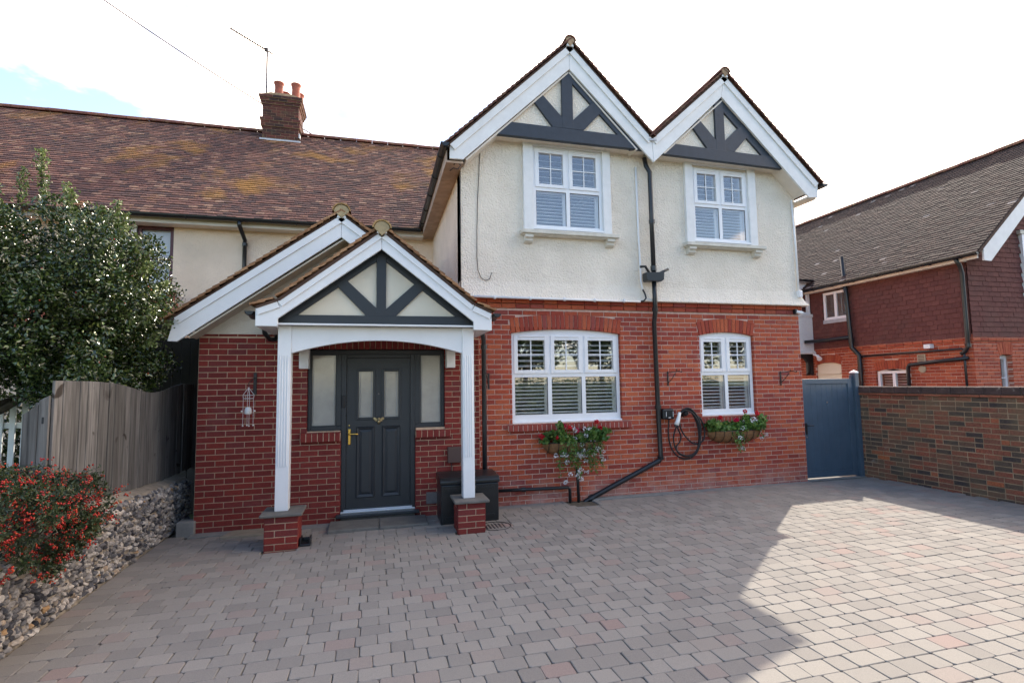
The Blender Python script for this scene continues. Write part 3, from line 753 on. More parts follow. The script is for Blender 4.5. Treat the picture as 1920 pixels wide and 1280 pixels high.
for (fr, x0, x1, f0, f1, z0, z1) in ((UL, 2.205, 3.675, 2.365, 3.535, 4.14, 5.60), (UR, 5.045, 6.445, 5.192, 6.293, 4.10, 5.56)):
    B('architrave', WHITED, fr, (x0, f0, -.095, -.03, z0, z1), (f1, x1, -.095, -.03, z0, z1), (f0, f1, -.094, -.03, z1-.085, z1), bevel=.006)
    B('stone_sill', STONEW, fr, (x0-.06, x1+.09, -.185, -.03, z0-.058, z0), (x0-.03, x1+.06, -.15, -.03, z0-.075, z0-.058), bevel=.008)
    for cx in (x0+.065, x1-.045):
        c = MB(); c.prism([(-.035, z0-.075), (-.16, z0-.075), (-.16, z0-.115), (-.12, z0-.125), (-.12, z0-.165), (-.075, z0-.19), (-.035, z0-.195)], cx-.065, cx+.065, 'x'); c.build('corbel', STONEW, fr, bevel=.004)

# pipes on the house -------------------------------------------------
def pipe(name, pts, r=.034, mat=BLACKP, parent=None, collars=(), seg=10):
    t = MB(); t.tube(pts, r, seg); o = t.build(name, mat, parent, smooth=True)
    for c in collars:
        k = MB(); k.tube([Vector(c[0]), Vector(c[1])], r+.011, seg); k.build('pipe_collar', mat, o)
    return o
dp = pipe('downpipe', [(4.29, -.10, 5.48), (4.305, -.12, 5.34), (4.345, -.16, 5.22), (4.345, -.165, 4.6), (4.35, -.165, 3.50)], .038, parent=H, collars=[((4.35, -.165, 4.42), (4.35, -.165, 4.36)), ((4.35, -.165, 3.66), (4.35, -.165, 3.58))])
hop = MB(); hop.prism([(4.175, 3.535), (4.50, 3.555), (4.49, 3.43), (4.44, 3.395), (4.20, 3.395), (4.18, 3.41)], -.245, -.105); hp_ = hop.build('hopper_head', BLACKP, H, bevel=.008)
for pts in ([(4.27, -.19, 3.52), (4.19, -.19, 3.64), (4.10, -.19, 3.63)], [(4.42, -.19, 3.53), (4.60, -.19, 3.61)]):
    pipe('overflow_pipe', pts, .022, parent=hp_)
pipe('downpipe', [(4.35, -.165, 3.42), (4.355, -.165, 3.15), (4.36, -.15, 2.9), (4.38, -.07, 2.75), (4.40, -.065, 1.2), (4.415, -.065, .60), (4.39, -.065, .545), (3.20, -.075, .045), (3.10, -.085, .0), (3.075, -.09, -.09)], .038, parent=H,
     collars=[((4.36, -.15, 2.98), (4.362, -.14, 2.92)), ((4.40, -.065, 1.42), (4.40, -.065, 1.36)), ((4.405, -.065, .62), (4.42, -.065, .56)), ((3.24, -.075, .06), (3.17, -.075, .03))])
pipe('waste_pipe', [(1.47, -.07, .25), (2.83, -.07, .225), (2.86, -.07, .205), (2.865, -.07, -.1)], .024, parent=H, collars=[((2.1, -.07, .24), (2.16, -.07, .239))])
pipe('waste_pipe', [(2.985, -.03, .50), (2.985, -.075, .48), (2.99, -.08, .3), (2.995, -.08, -.1)], .024, parent=H)
pipe('cable_conduit', [(4.15, -.055, 5.33), (4.16, -.055, 4.2), (4.175, -.06, 3.42), (4.178, -.10, 3.27)], .017, WCABLE, H)
pipe('cable', [(4.178, -.10, 3.28), (4.19, -.15, 3.2), (4.195, -.17, 3.13), (4.16, -.16, 3.085), (4.09, -.155, 3.075)], .014, RUBBER, H)
pipe('cable_conduit', [(1.40, -.155, 3.082), (2.5, -.155, 3.078), (4.10, -.155, 3.073)], .017, WCABLE, H, collars=[((x_, -.155, 3.077), (x_+.03, -.155, 3.077)) for x_ in (1.7, 2.25, 2.8, 3.3, 3.8)])
pipe('cable', [(1.228, -.05, 5.0), (1.222, -.05, 4.6), (1.226, -.05, 4.2), (1.222, -.05, 3.8), (1.226, -.05, 3.2)], .006, RUBBER, H, seg=5)
pipe('cable', [(1.535, -.045, 5.45), (1.52, -.045, 5.1), (1.49, -.045, 4.6), (1.475, -.045, 4.1), (1.47, -.045, 3.7), (1.485, -.045, 3.5), (1.53, -.05, 3.38), (1.60, -.055, 3.345), (1.66, -.05, 3.37), (1.695, -.05, 3.47)], .005, RUBBER, H, seg=5)
pipe('cable', [(1.10, -.25, 5.0), (1.14, -.26, 5.05), (1.2, -.26, 5.0), (1.16, -.26, 4.94), (1.09, -.26, 4.95), (1.05, -.2, 4.93)], .008, RUBBER, H, seg=5)
pipe('cable_conduit', [(7.22, -.055, 5.0), (7.25, -.06, 4.2), (7.26, -.065, 3.32)], .018, WCABLE, H)
B('junction_box', WCABLE, H, (7.23, 7.30, -.11, -.03, 3.24, 3.36), bevel=.008)

# ------------------------------------------------------------------ entrance extension of the house
EY = -.15; EX0, EX1 = -2.19, 1.47
ew = panel(EX0, EX1, -.3, 2.50, [(-.885, .975, 1.2, 2.31), (-.45, .56, -.4, 1.25)], EY+.010, EY+.25, IDC).build('porch_wall', MORTE, H)
def egap(z):
    g = []
    if 2.30 < z < 2.53: g.append((-.98, 1.07))
    if 1.19 < z < 2.30: g.append((-.875, .965))
    elif z < 1.2: g.append((-.44, .55))
    if 1.07 < z < 1.19: g += [(-.95, -.4), (.5, 1.04)]
    return g
items = bond(EX0, EX1, -.10, 2.50, egap, frame_y(EY), off=0, zoff=0)
for k in range(27):
    items.append(brick_item(-.98+.0759*(k+.5), 2.405, .066, .205, frame_y(EY-.002)))
items += bond(-1.0, .035, -.10, 2.45, lambda z: [], frame_nx(EX0), off=.06)
pieces('brick', 'brickwork', items, ew, BE, 300)
panel(-3.9, .139, -.3, 2.48, [], -.008, -.2, lambda u, y, z: (EX0-y, -u, z)).build('porch_side_wall', MORTE, H)
edge_sill('brick_sill', -.95, -.445, 1.065, 1.185, EY, .06, BE, MORTE); edge_sill('brick_sill', .555, 1.04, 1.07, 1.17, EY, .06, BE, MORTE)
EA = (-.441, 4.07)
board('render_gable', RENDG, H, [[(EX0-.02, 2.495), (1.235, 2.495), (1.235, 2.80), (-.441, 3.98), (EX0-.02, 2.70)]], EY-.012, EY+.2, 0)
sl_ = (EA[1]-2.655)/(EA[0]+2.374)
ebL = board('bargeboard', WHITE, H, [[(-2.374, 2.655), (-.441, 4.07), (-.444, 3.77), (-2.335, 2.37), (-2.44, 2.375)]], -.48, -.445)
ebR = board('bargeboard', WHITE, H, [[(-.438, 4.07), (1.30, 4.07-sl_*1.74), (1.30, 3.77-sl_*1.74), (-.441, 3.77)]], -.48, -.445)
cap(ebL, (-2.374, 2.655), EA, .085, -.5, WHITE); cap(ebR, EA, (1.30, 4.07-sl_*1.74), .085, -.5, WHITE)
mb = MB(); d_ = Vector((1.933, 0, 1.415)).normalized(); n_ = Vector((d_.z, 0, -d_.x))
mb.obox(Vector((-1.41, -.30, 3.36))+n_*.27, d_*1.2, Vector((0, .145, 0)), n_*.01); mb.build('soffit', RENDG, ebL)
gable_roof(H, (-.441, 4.11), (-2.46, 4.11-sl_*2.02), (1.33, 4.11-sl_*1.77), -.52, 3.9, TILEP, FELT, 200, ridge=RIDGEP, ridger=.12)
gutter('gutter', (-2.52, -.48, 2.58), (-2.52, 3.6, 2.56), .05, parent=H)
B('abutment_flashing', LEADM, H, (1.18, 1.235, .02, 3.88, 2.86, 3.0), bevel=0)

apex_filler(ebL, EA[0], EA[1], -.512, WHITE)
# porch --------------------------------------------------------------
PYF = -1.25
PA = (.072, 3.67)
def pil(x0, x1, y0, zb, zt):
    base = B('pillar', MORTE, H, (x0+.008, x1-.008, y0+.008, y0+.342, -.2, zt), bevel=0); it = []
    w = x1-x0; zc = zt-.375
    for k in range(6):
        z = zt-.0375-.075*k
        if z < -.12: break
        s = .215 if k % 2 else .105
        for (a, b) in (((x0, x0+s), (x0+s+.01, x1)) if True else ()):
            it.append(brick_item((a+b)/2, z, b-a, .065, frame_y(y0), d=.1))
        s2 = .105 if k % 2 else .215
        for fr_, flip in ((frame_nx(x0), 1), (frame_px(x1), -1)):
            for (a, b) in ((y0+.108, y0+s2+.04), (y0+s2+.05, y0+.345)):
                it.append(brick_item(-(a+b)/2 if flip == 1 else (a+b)/2, z, b-a, .065, fr_, d=.09))
    pieces('brick', 'bricks', it, base, BE if x0 < 0 else BE, 60)
    cp = MB(); cp.box(x0-.045, x1+.045, y0-.045, y0+.395, zt, zt+.035); cp.build('coping_stone', SLAB, base, bevel=.01)
pil(-1.185, -.83, -1.185, 0, .355); pil(.985, 1.325, -1.20, 0, .355)
def post(x0, x1, y0, zb, zt):
    o = B('post', WHITE, H, (x0, x1, y0, y0+.145, zb, zt), bevel=.004)
    w = (x1-x0); fl = MB()
    for k in range(4):
        c = x0+w*(.2+.2*k); fl.tube([(c, y0-.001, zb+.50), (c, y0-.003, zb+.53), (c, y0-.003, zt-.38), (c, y0-.001, zt-.35)], .0085, 6)
    fl.build('flute_bead', WHITE, o)
PZT = 2.515
post(-1.098, -.953, -1.075, .39, PZT); post(1.073, 1.22, -1.075, .39, PZT)
# arched beam between the posts
ar = [( -.953, 2.195)]+[(-.953+2.026*k/24, 2.195+.155*(1-(2*k/24-1)**2)) for k in range(1, 24)]+[(1.073, 2.195), (1.073, PZT), (-.953, PZT)]
board('arched_beam', WHITE, H, [ar], -1.055, -.965, .004)
for x_ in (-1.09, 1.08): B('side_beam', WHITE, H, (x_, x_+.13, -.93, EY-.002, 2.25, PZT), bevel=.004)
for x_ in (-.965, .975): B('wall_corbel', WHITED, H, (x_, x_+.12, EY-.16, EY-.002, 2.035, 2.38), bevel=.006)
B('porch_ceiling', WHITE, H, (-1.30, 1.40, -1.2, EY-.003, PZT+.002, PZT+.02), bevel=0)
gy = -1.085
board('gable_infill', CREAMP, H, [[(-1.15, 2.63), (1.28, 2.63), (.072, 3.58)]], gy+.03, gy+.08, 0)
def ptimber(pts, d=0.): board('gable_timber', DARK, H, [pts], gy-d, gy+.04, .004)
ptimber([(-1.098, 2.515), (1.22, 2.515), (1.22, 2.66), (-1.098, 2.645)], .004)
ptimber([(.012, 2.64), (.128, 2.64), (.128, 3.50), (.012, 3.50)], .002)
ptimber([(-.10, 2.64), (.03, 2.64), (.03, 2.73), (-.42, 3.16), (-.50, 3.06)])
ptimber([(.11, 2.64), (.235, 2.64), (.64, 3.05), (.56, 3.14), (.11, 2.72)])
ptimber([(-1.098, 2.60), (.07, 3.50), (.07, 3.37), (-.95, 2.60)], -.004)
ptimber([(.07, 3.50), (1.22, 2.60), (1.06, 2.60), (.07, 3.37)], -.006)
pbL = board('bargeboard', WHITE, H, [[(-1.31, 2.685), (-1.08, 2.775), (.070, 3.67), (.070, 3.44), (-1.075, 2.58), (-1.075, 2.49), (-1.31, 2.49)]], PYF, PYF+.04)
pbR = board('bargeboard', WHITE, H, [[(.074, 3.67), (1.20, 2.78), (1.42, 2.68), (1.42, 2.47), (1.19, 2.475), (1.19, 2.575), (.074, 3.44)]], PYF, PYF+.04)
cap(pbL, (-1.08, 2.775), PA, .075, PYF-.02, WHITE); cap(pbL, (-1.31, 2.685), (-1.082, 2.774), .075, PYF-.02, WHITE)
cap(pbR, PA, (1.20, 2.78), .075, PYF-.02, WHITE); cap(pbR, (1.202, 2.779), (1.42, 2.68), .075, PYF-.02, WHITE)
for b_ in ((-1.31, -1.10, PYF+.042, EY-.003, 2.49, 2.505), (1.225, 1.42, PYF+.042, EY-.003, 2.475, 2.49)): B('porch_soffit', WHITE, H, b_, bevel=0)
pe = .035
def porch_slope(foot, knee, side):
    k3 = lambda p, y: (p[0], y, p[1]+pe)
    y0, y1 = PYF-.06, .55
    rf = slope_slab('roof_slope', FELT, H, [k3(knee, y0+.035), k3(knee, y1), k3(PA, y1), k3(PA, y0+.035)], .04)
    d = Vector((PA[0]-knee[0], 0, PA[1]-knee[1])); v = d.normalized()
    it = tile_items((knee[0], y0, knee[1]+pe), (0, 1, 0), v, y1-y0, d.length, thick=.021)
    slope_slab('eaves_slope', FELT, rf, [k3(foot, y0+.035), k3(foot, EY-.01), k3(knee, EY-.01), k3(knee, y0+.035)], .036)
    d2 = Vector((knee[0]-foot[0], 0, knee[1]-foot[1])); v2 = d2.normalized()
    it += tile_items((foot[0]-v2.x*.05, y0, foot[1]+pe-v2.z*.05), (0, 1, 0), v2, EY-y0, d2.length+.05, thick=.021)
    pieces('roof_tile', 'roof_tiles', it, rf, TILEP, 200)
porch_slope((-1.31, 2.685), (-1.08, 2.775), -1); porch_slope((1.42, 2.68), (1.20, 2.78), 1)
pieces('ridge_tile', 'ridge_tiles', ridge_items((PA[0], PYF-.09, PA[1]+.01), (PA[0], .6, PA[1]+.01), .115), H, RIDGEP, 20); plug(H, PA[0], PYF-.082, PA[1]+.01, .102)
gutter('gutter', (1.485, PYF-.04, 2.68), (1.485, EY-.01, 2.66), .05, parent=H, brackets=2)
gutter('gutter', (-1.375, PYF-.0, 2.66), (-1.375, EY-.01, 2.64), .05, parent=H, brackets=2)
pipe('downpipe', [(1.485, -.32, 2.62), (1.49, -.30, 2.53), (1.52, -.24, 2.43), (1.52, -.24, 1.2), (1.515, -.24, .0)], .034, parent=H, collars=[((1.52, -.24, 2.36), (1.52, -.24, 2.30)), ((1.515, -.24, .60), (1.515, -.24, .52))])
pipe('swan_neck', [(-1.36, -.5, 2.60), (-1.36, -.45, 2.49), (-1.33, -.3, 2.42), (-1.28, -.22, 2.42), (-1.24, -.20, 2.47)], .03, parent=H)

apex_filler(pbL, PA[0], PA[1], PYF-.052, WHITE)
# front door set ------------------------------------------------------
FY = -.105
fr = MB()
fr.box(-.875, .965, FY, FY+.07, 2.235, 2.297); fr.box(-.875, -.835, FY, FY+.07, 1.2, 2.235); fr.box(.925, .965, FY, FY+.07, 1.185, 2.235)
fr.box(-.835, -.44, FY+.001, FY+.07, 1.2, 1.255); fr.box(.55, .925, FY+.001, FY+.07, 1.185, 1.255)
fr.box(-.505, -.44, FY+.002, FY+.07, 1.255, 2.235); fr.box(.55, .617, FY+.002, FY+.07, 1.255, 2.235)
fr.box(-.44, -.375, FY-.004, FY+.07, .10, 2.235); fr.box(.485, .55, FY-.004, FY+.07, .10, 2.235); fr.box(-.375, .485, FY-.003, FY+.07, 2.185, 2.235)
DF = fr.build('door_frame', DARK, H, bevel=.006)
for (a, b) in ((-.835, -.505), (.617, .925)):
    B('side_light', FROST, DF, (a-.004, b+.004, FY+.03, FY+.036, 1.25, 2.24), bevel=0)
    B('glazing_bead', DARK, DF, (a, a+.016, FY+.012, FY+.03, 1.255, 2.235), (b-.016, b, FY+.012, FY+.03, 1.255, 2.235), (a+.016, b-.016, FY+.012, FY+.0295, 2.219, 2.235), (a+.016, b-.016, FY+.012, FY+.0295, 1.255, 1.271), bevel=0)
    pipe('lead_line', [(a+.03, FY+.028, 1.29), (b-.03, FY+.028, 1.29), (b-.03, FY+.028, 2.2), (a+.03, FY+.028, 2.2), (a+.03, FY+.028, 1.29)], .0025, LEADM, DF, seg=4)
leaf = panel(-.372, .482, .135, 2.182, [(-.215, -.025, 1.365, 1.995), (.13, .32, 1.365, 1.995)], FY+.022, FY+.066, IDC).build('door', DARK, H)
for (a, b) in ((-.215, -.025), (.13, .32)):
    ms = MB()
    for (p, q, r_, s_) in ((a-.035, a, 1.33, 2.03), (b, b+.035, 1.33, 2.03), (a, b, 1.33, 1.365), (a, b, 1.995, 2.03)): ms.box(p, q, FY+.008, FY+.024, r_, s_)
    ms.build('glass_moulding', DARK, leaf, bevel=.006)
    B('door_glass', FROST, leaf, (a-.002, b+.002, FY+.034, FY+.040, 1.36, 2.0), bevel=0)
    pipe('lead_line', [(a+.02, FY+.032, 1.385), (b-.02, FY+.032, 1.385), (b-.02, FY+.032, 1.975), (a+.02, FY+.032, 1.975), (a+.02, FY+.032, 1.385)], .003, LEADM, leaf, seg=4)
    # raised lower panel with a moulded edge
    p = MB(); x0, x1 = a-.03, b+.03; z0, z1 = .28, 1.24
    R_ = lambda i, y: [(x0+i, y, z0+i), (x1-i, y, z0+i), (x1-i, y, z1-i), (x0+i, y, z1-i)]
    vs = R_(0, FY+.0215)+R_(.012, FY+.006)+R_(.03, FY+.012)+R_(.045, FY+.020)+R_(.075, FY+.008)
    fs = [(16, 17, 18, 19)]
    for k in range(4):
        for i in range(4): j = (i+1) % 4; fs.append((k*4+i, k*4+j, (k+1)*4+j, (k+1)*4+i))
    p.add(vs, fs).build('door_panel', DARK, leaf)
h = MB(); h.box(-.352, -.316, FY+.004, FY+.022, 1.0, 1.215); hd = h.build('door_handle', BRASS, leaf, bevel=.008)
hl = MB(); hl.tube([(-.334, FY+.006, 1.145), (-.334, FY-.045, 1.145), (-.315, FY-.05, 1.147), (-.26, FY-.05, 1.15), (-.215, FY-.046, 1.142)], [.012, .011, .011, .010, .009], 10); hl.build('lever', BRASS, hd, smooth=True)
k = MB(); k.lathe([(.0, 0), (.008, .001), (.008, .01), (.0, .012)], (0, 0, 0), 10); k.v = [(-.334+v[0], FY+.004-v[2], 1.262+v[1]) for v in k.v]; k.build('lock_cylinder', BRASS, leaf)
k = MB(); k.lathe([(0, 0), (.013, .0), (.013, .008), (.009, .012), (0, .012)], (0, 0, 0), 12); k.v = [(.052+v[0], FY+.022-v[2], 1.685+v[1]) for v in k.v]; k.build('spyhole', GALV, leaf)
bee = MB(); 
bee.lathe([(.004, -.05), (.018, -.035), (.024, -.015), (.022, .0), (.014, .012), (.02, .022), (.018, .036), (.01, .046), (.003, .05)], (.055, FY-.004, 1.315), 12)
for s in (-1, 1):
    bee.add([(.055+s*.01, FY-.012, 1.335), (.055+s*.05, FY+.004, 1.362), (.055+s*.085, FY+.012, 1.358), (.055+s*.08, FY+.012, 1.335), (.055+s*.03, FY-.004, 1.318)], [(0, 1, 2, 3, 4)])
    bee.add([(.055+s*.01, FY-.012, 1.320), (.055+s*.045, FY+.006, 1.325), (.055+s*.05, FY+.008, 1.308), (.055+s*.02, FY-.002, 1.303)], [(0, 1, 2, 3)])
bee.build('bee_knocker', OLDBRASS, leaf, smooth=False)
B('threshold', ALU, DF, (-.438, .548, FY-.045, FY+.05, .095, .118), (-.40, .51, FY-.02, FY+.02, .118, .138), bevel=.004)
B('door_sill', DARK, DF, (-.49, .60, EY-.09, FY+.05, .055, .095), bevel=.008)
B('step_riser', SLAB, H, (-.43, .54, EY-.03, 0, -.2, .055), bevel=.01)
B('doorbell', RUBBER, DF, (-.436, -.39, FY-.028, FY-.003, 1.505, 1.675), bevel=.012)
B('junction_box', VENTD, H, (1.0, 1.19, EY-.06, EY+.02, .70, .92), bevel=.008)
pipe('cable', [(1.05, EY-.02, .70), (1.05, EY-.02, .3)], .006, RUBBER, H, seg=5)
B('meter_cover', GALV, H, (.70, .86, EY-.035, EY+.02, .155, .31), bevel=.006)
B('floor_slab', ROOM, H, (-2.0, 1.2, .11, 3.9, -.1, .05), bevel=0)

# ================================================================== LEFT NEIGHBOUR (attached, behind)
NL = thing('cottage', 'peach rendered house with long red brown tiled roof and maroon windows behind the holly', 'house', (-4, 4, 0))
LY = 3.9
holes = [(-4.52, -3.88, 3.55, 5.0), (-5.35, -4.62, 3.55, 5.0)]
lw = panel(-14, 1.235, -.3, 5.12, holes, LY, LY+.25, IDC).build('rendered_wall', RENDL, NL)
for (x0, x1, z0, z1) in holes:
    f = MB(); t = .07
    f.box(x0, x0+t, LY+.03, LY+.10, z0, z1); f.box(x1-t, x1, LY+.03, LY+.10, z0, z1); f.box(x0+t, x1-t, LY+.031, LY+.10, z1-t, z1); f.box(x0+t, x1-t, LY+.031, LY+.10, z0, z0+t)
    f.box(x0+t, x1-t, LY+.028, LY+.10, z0+.78, z0+.86)
    w_ = f.build('window', MAROON, NL, bevel=.005)
    B('white_transom', WHITED, w_, (x0+t, x1-t, LY+.015, LY+.028, z0+.80, z0+.84), bevel=0)
    B('pane', PANEL, w_, (x0+t, x1-t, LY+.055, LY+.06, z0+t, z1-t), bevel=0)
    B('blind', CURT, w_, (x0+.02, x1-.02, LY+.12, LY+.125, z0+.05, z1-.05), bevel=0)
    B('stone_sill', STONEW, w_, (x0-.08, x1+.08, LY-.06, LY+.05, z0-.07, z0), bevel=.008)
B('window_mullion', WHITED, NL, (-4.62, -4.52, LY-.01, LY+.06, 3.5, 5.03), bevel=.004)
B('eaves_fascia', SOFW, NL, (-14, 1.0, LY-.30, LY-.27, 4.98, 5.12), (-14, 1.0, LY-.27, LY-.002, 4.985, 5.0), bevel=.003)
RYR, RZR, REY, REZ = 7.0, 8.52, 3.52, 5.14
slope_slab('roof_slope', FELT, NL, [(-14, REY, REZ), (2.6, REY, REZ), (2.6, RYR, RZR), (-14, RYR, RZR)], .06)
rs = slope_slab('rear_roof_slope', FELT, NL, [(-14, RYR, RZR), (2.6, RYR, RZR), (2.6, 10.5, 5.1), (-14, 10.5, 5.1)], .06)
v_ = Vector((0, RYR-REY, RZR-REZ)); 
it = tile_items((-11.5, REY-.03, REZ-.03), (1, 0, 0), v_, 13.6, v_.length+.03, ragged=.012, thick=.021)
rp = MB().box(-11.6, -11.5, 4, 4.1, 5.2, 5.3).build('roof_verge', FELT, NL)
pieces('roof_tile', 'roof_tiles', it, rp, TILEL, 300)
pieces('ridge_tile', 'ridge_tiles', ridge_items((-11.5, RYR, RZR-.01), (2.0, RYR, RZR-.01), .12, .42), NL, RIDGE, 30)
gutter('gutter', (-11, REY-.06, REZ-.02), (.93, REY-.06, REZ-.03), .06, parent=NL, brackets=12)
pipe('downpipe', [(-2.60, REY-.06, 5.06), (-2.60, REY-.06, 4.98), (-2.575, LY-.08, 4.78), (-2.575, LY-.07, 4.2), (-2.56, LY-.07, 2.0)], .04, parent=NL, collars=[((-2.575, LY-.07, 4.72), (-2.575, LY-.07, 4.66))])
# chimney
ch = MB().box(-2.86, -1.99, 6.62, 7.42, 7.7, 9.36).build('chimney', MORTW, NL); it = []
cx0, cx1, cy0, cy1 = -2.87, -1.98, 6.61, 7.43
def ring(z, out, k):
    it.extend(bond(cx0-out, cx1+out, z, z+.075, lambda q: [], frame_y(cy0-out), off=.1125*(k % 2)))
    it.extend(bond(cy0-out+.105, cy1+out, z, z+.075, lambda q: [], frame_px(cx1+out), off=.1125*(k % 2)))
    it.extend(bond(-cy1-out, -cy0+out-.105, z, z+.075, lambda q: [], frame_nx(cx0-out), off=.1125*(k % 2)))
for k in range(16):
    z = 8.17+.075*k; out = 0
    if k in (5, 6): out = .035
    if k == 7: out = .055
    if k == 13: out = .03
    if k == 14: out = .06
    if k == 15: out = .085
    if out: MB().box(cx0-out+.008, cx1+out-.008, cy0-out+.008, cy1+out-.008, z-.004, z+.073).build('corbel_course', MORTW, ch)
    ring(z, out, k)
pieces('brick', 'chimney_bricks', it, ch, BC, 200)
MB().prism([(cx0-.06, 9.365), (cx1+.06, 9.365), (cx1-.2, 9.44), (cx0+.2, 9.44)], cy0-.06, cy1+.06).build('flaunching', MORTW, ch)
B('lead_flashing', LEADM, ch, (cx0-.05, cx1+.05, cy0-.03, cy0+.02, 8.07, 8.21), (cx1+.001, cx1+.03, cy0, cy1, 8.3, 8.42), bevel=.004)
for (px_, py_, h_) in ((-2.52, 6.84, .48), (-2.10, 6.86, .50), (-2.42, 7.2, .40), (-2.06, 7.22, .42)):
    t = MB(); t.lathe([(.125, 0), (.13, .02), (.112, .08), (.103, h_*.7), (.108, h_*.74), (.104, h_*.78), (.125, h_*.88), (.132, h_*.93), (.132, h_-.01), (.105, h_), (.085, h_), (.085, h_*.6)], (px_, py_, 9.40), 18)
    t.build('chimney_pot', TERRA, ch, smooth=True)
# projecting tiled bay roof and small side gable at the far left
br = MB().box(-6.5, -3.35, 2.35, LY-.002, -.2, 2.75).build('bay_wall', RENDL, NL)
slope_slab('bay_roof', FELT, NL, [(-6.6, 2.2, 2.74), (-3.2, 2.2, 2.74), (-3.9, LY-.01, 3.62), (-6.6, LY-.01, 3.62)], .05)
v2 = Vector((0, LY-2.2, .88)); L2 = v2.length
it = tile_items((-6.6, 2.18, 2.74), (1, 0, 0), v2, 3.4, L2-.02, keep=lambda u, v: u < 3.4-.7*v/L2)
pieces('bay_roof_tile', 'bay_roof_tiles', it, NL, TILEO, 120)
pieces('hip_tile', 'hip_tiles', ridge_items((-3.19, 2.2, 2.76), (-3.89, LY-.02, 3.64), .08, .25), NL, TILEO, 12)
# gable of the cottage's wing, just entering the view behind the holly
wg = MB(); wg.prism([(-9.6, 5.0), (-6.5, 5.0), (-8.05, 6.55)], 2.6, 2.8); wg.build('wing_gable', RENDL, NL)
B('wing_wall', RENDL, NL, (-9.5, -6.6, 2.62, LY-.003, -.3, 5.0), bevel=0)
for s, (fx, fz) in ((-1, (-9.75, 4.9)), (1, (-6.35, 4.9))):
    a = (-8.05, 6.65); rf = slope_slab('wing_roof_slope', FELT, NL, [(fx, 2.35, fz), (fx, 5.4, fz), (a[0], 5.4, a[1]), (a[0], 2.35, a[1])], .05)
    d = Vector((a[0]-fx, 0, a[1]-fz)); pieces('roof_tile', 'roof_tiles', tile_items((fx, 2.35, fz), (0, 1, 0), d, 3.0, d.length), rf, TILEL, 40)
board('wing_bargeboard', WHITED, NL, [[(-8.05, 6.62), (-6.37, 4.92), (-6.45, 4.80), (-8.05, 6.40)], [(-8.052, 6.62), (-9.73, 4.92), (-9.65, 4.80), (-8.052, 6.40)]], 2.30, 2.335)

aer = thing('tv_aerial', 'thin rooftop television aerial on a mast beside the chimney pots', 'aerial', (-2.80, 6.7, 9.3))
MB().tube([(-2.80, 6.7, 8.75), (-2.80, 6.7, 10.72)], .024, 8).build('mast', GALV, aer)
bA, bB = Vector((-2.74, 6.72, 10.62)), Vector((-3.62, 6.35, 10.90))
MB().tube([bA+(bA-bB)*.08, bB], .018, 6).build('boom', GALV, aer)
for k in range(14):
    p = bA+(bB-bA)*(.12+.065*k); MB().tube([p+Vector((.04, -.1, 0)), p+Vector((-.04, .1, 0))], .009, 5).build('element', GALV, aer)
MB().tube([bA+Vector((0, 0, -.1)), bA+Vector((0, 0, .12))], .008, 5).build('reflector', GALV, aer)
MB().tube([bA+Vector((-.1, -.05, -.02)), bA+Vector((-.1, -.05, .07))], .03, 6).build('junction_clip', BLACKP, aer)

a, b = Vector((-9.2, 8.9, 13.95)), Vector((3.1, 11.2, 8.0)); pts = [a+(b-a)*(k/20)-Vector((0, 0, 1.1*4*(k/20)*(1-k/20)*.35)) for k in range(21)]
tag(MB().tube(pts, .02, 5).build('overhead_cable', mat_plain('grey_cable', (.16,.14,.15,1), .7)), 'thin grey overhead line slung across the sky behind the chimney', 'cable')

# ================================================================== RIGHT NEIGHBOUR
NR = thing('tile_hung_house', 'brown tile hung house with dark tiled roof above orange brick beyond the garden wall', 'house', (14, 3, 0))
NX, NY = 12.5, .73; HZ = 2.72
nh = [(2.16, 3.06, .9, 2.02), (4.08, 4.93, .5, 2.25)]   # along Y
side = panel(NY+.02, 9, -.3, HZ, [(a-.01, b+.01, c, d+.03) for a, b, c, d in nh], .009, .25, lambda u, y, z: (NX+y, u, z)).build('side_brick_wall', MORT, NR)
arS = Arch(-3.06, -2.16, 1.97, .05, .22); arD = Arch(-4.93, -4.08, 2.19, .07, .22)
it = bond(-9, -NY-.012, -.085, HZ-.15, lambda z: arS.gap(z, .9)+arD.gap(z, .5), frame_nx(NX), course=.076)
for p_, z_ in ((.02, HZ-.15), (.0, HZ-.075)): it += bond(-9, -NY-.012, z_, z_+.075, lambda z: [], frame_nx(NX), proud=p_)
it += arS.voussoirs(0, frame_nx(NX))+arD.voussoirs(0, frame_nx(NX))
pieces('brick', 'brickwork', it, side, BN, 300)
front = panel(NX+.02, 19, -.3, HZ, [(13.24, 13.63, .9, 2.30)], NY+.009, NY+.25, IDC).build('front_brick_wall', MORT, NR)
arF = Arch(13.25, 13.62, 2.25, .03, .25)
it = bond(NX, 19, -.085, HZ-.15, lambda z: arF.gap(z, .9), frame_y(NY), course=.076)
for p_, z_ in ((.02, HZ-.15), (.0, HZ-.075)): it += bond(NX-p_, 19, z_, z_+.075, lambda z: [], frame_y(NY), proud=p_)
it += arF.voussoirs(NY)
pieces('brick', 'brickwork', it, front, BN, 200)
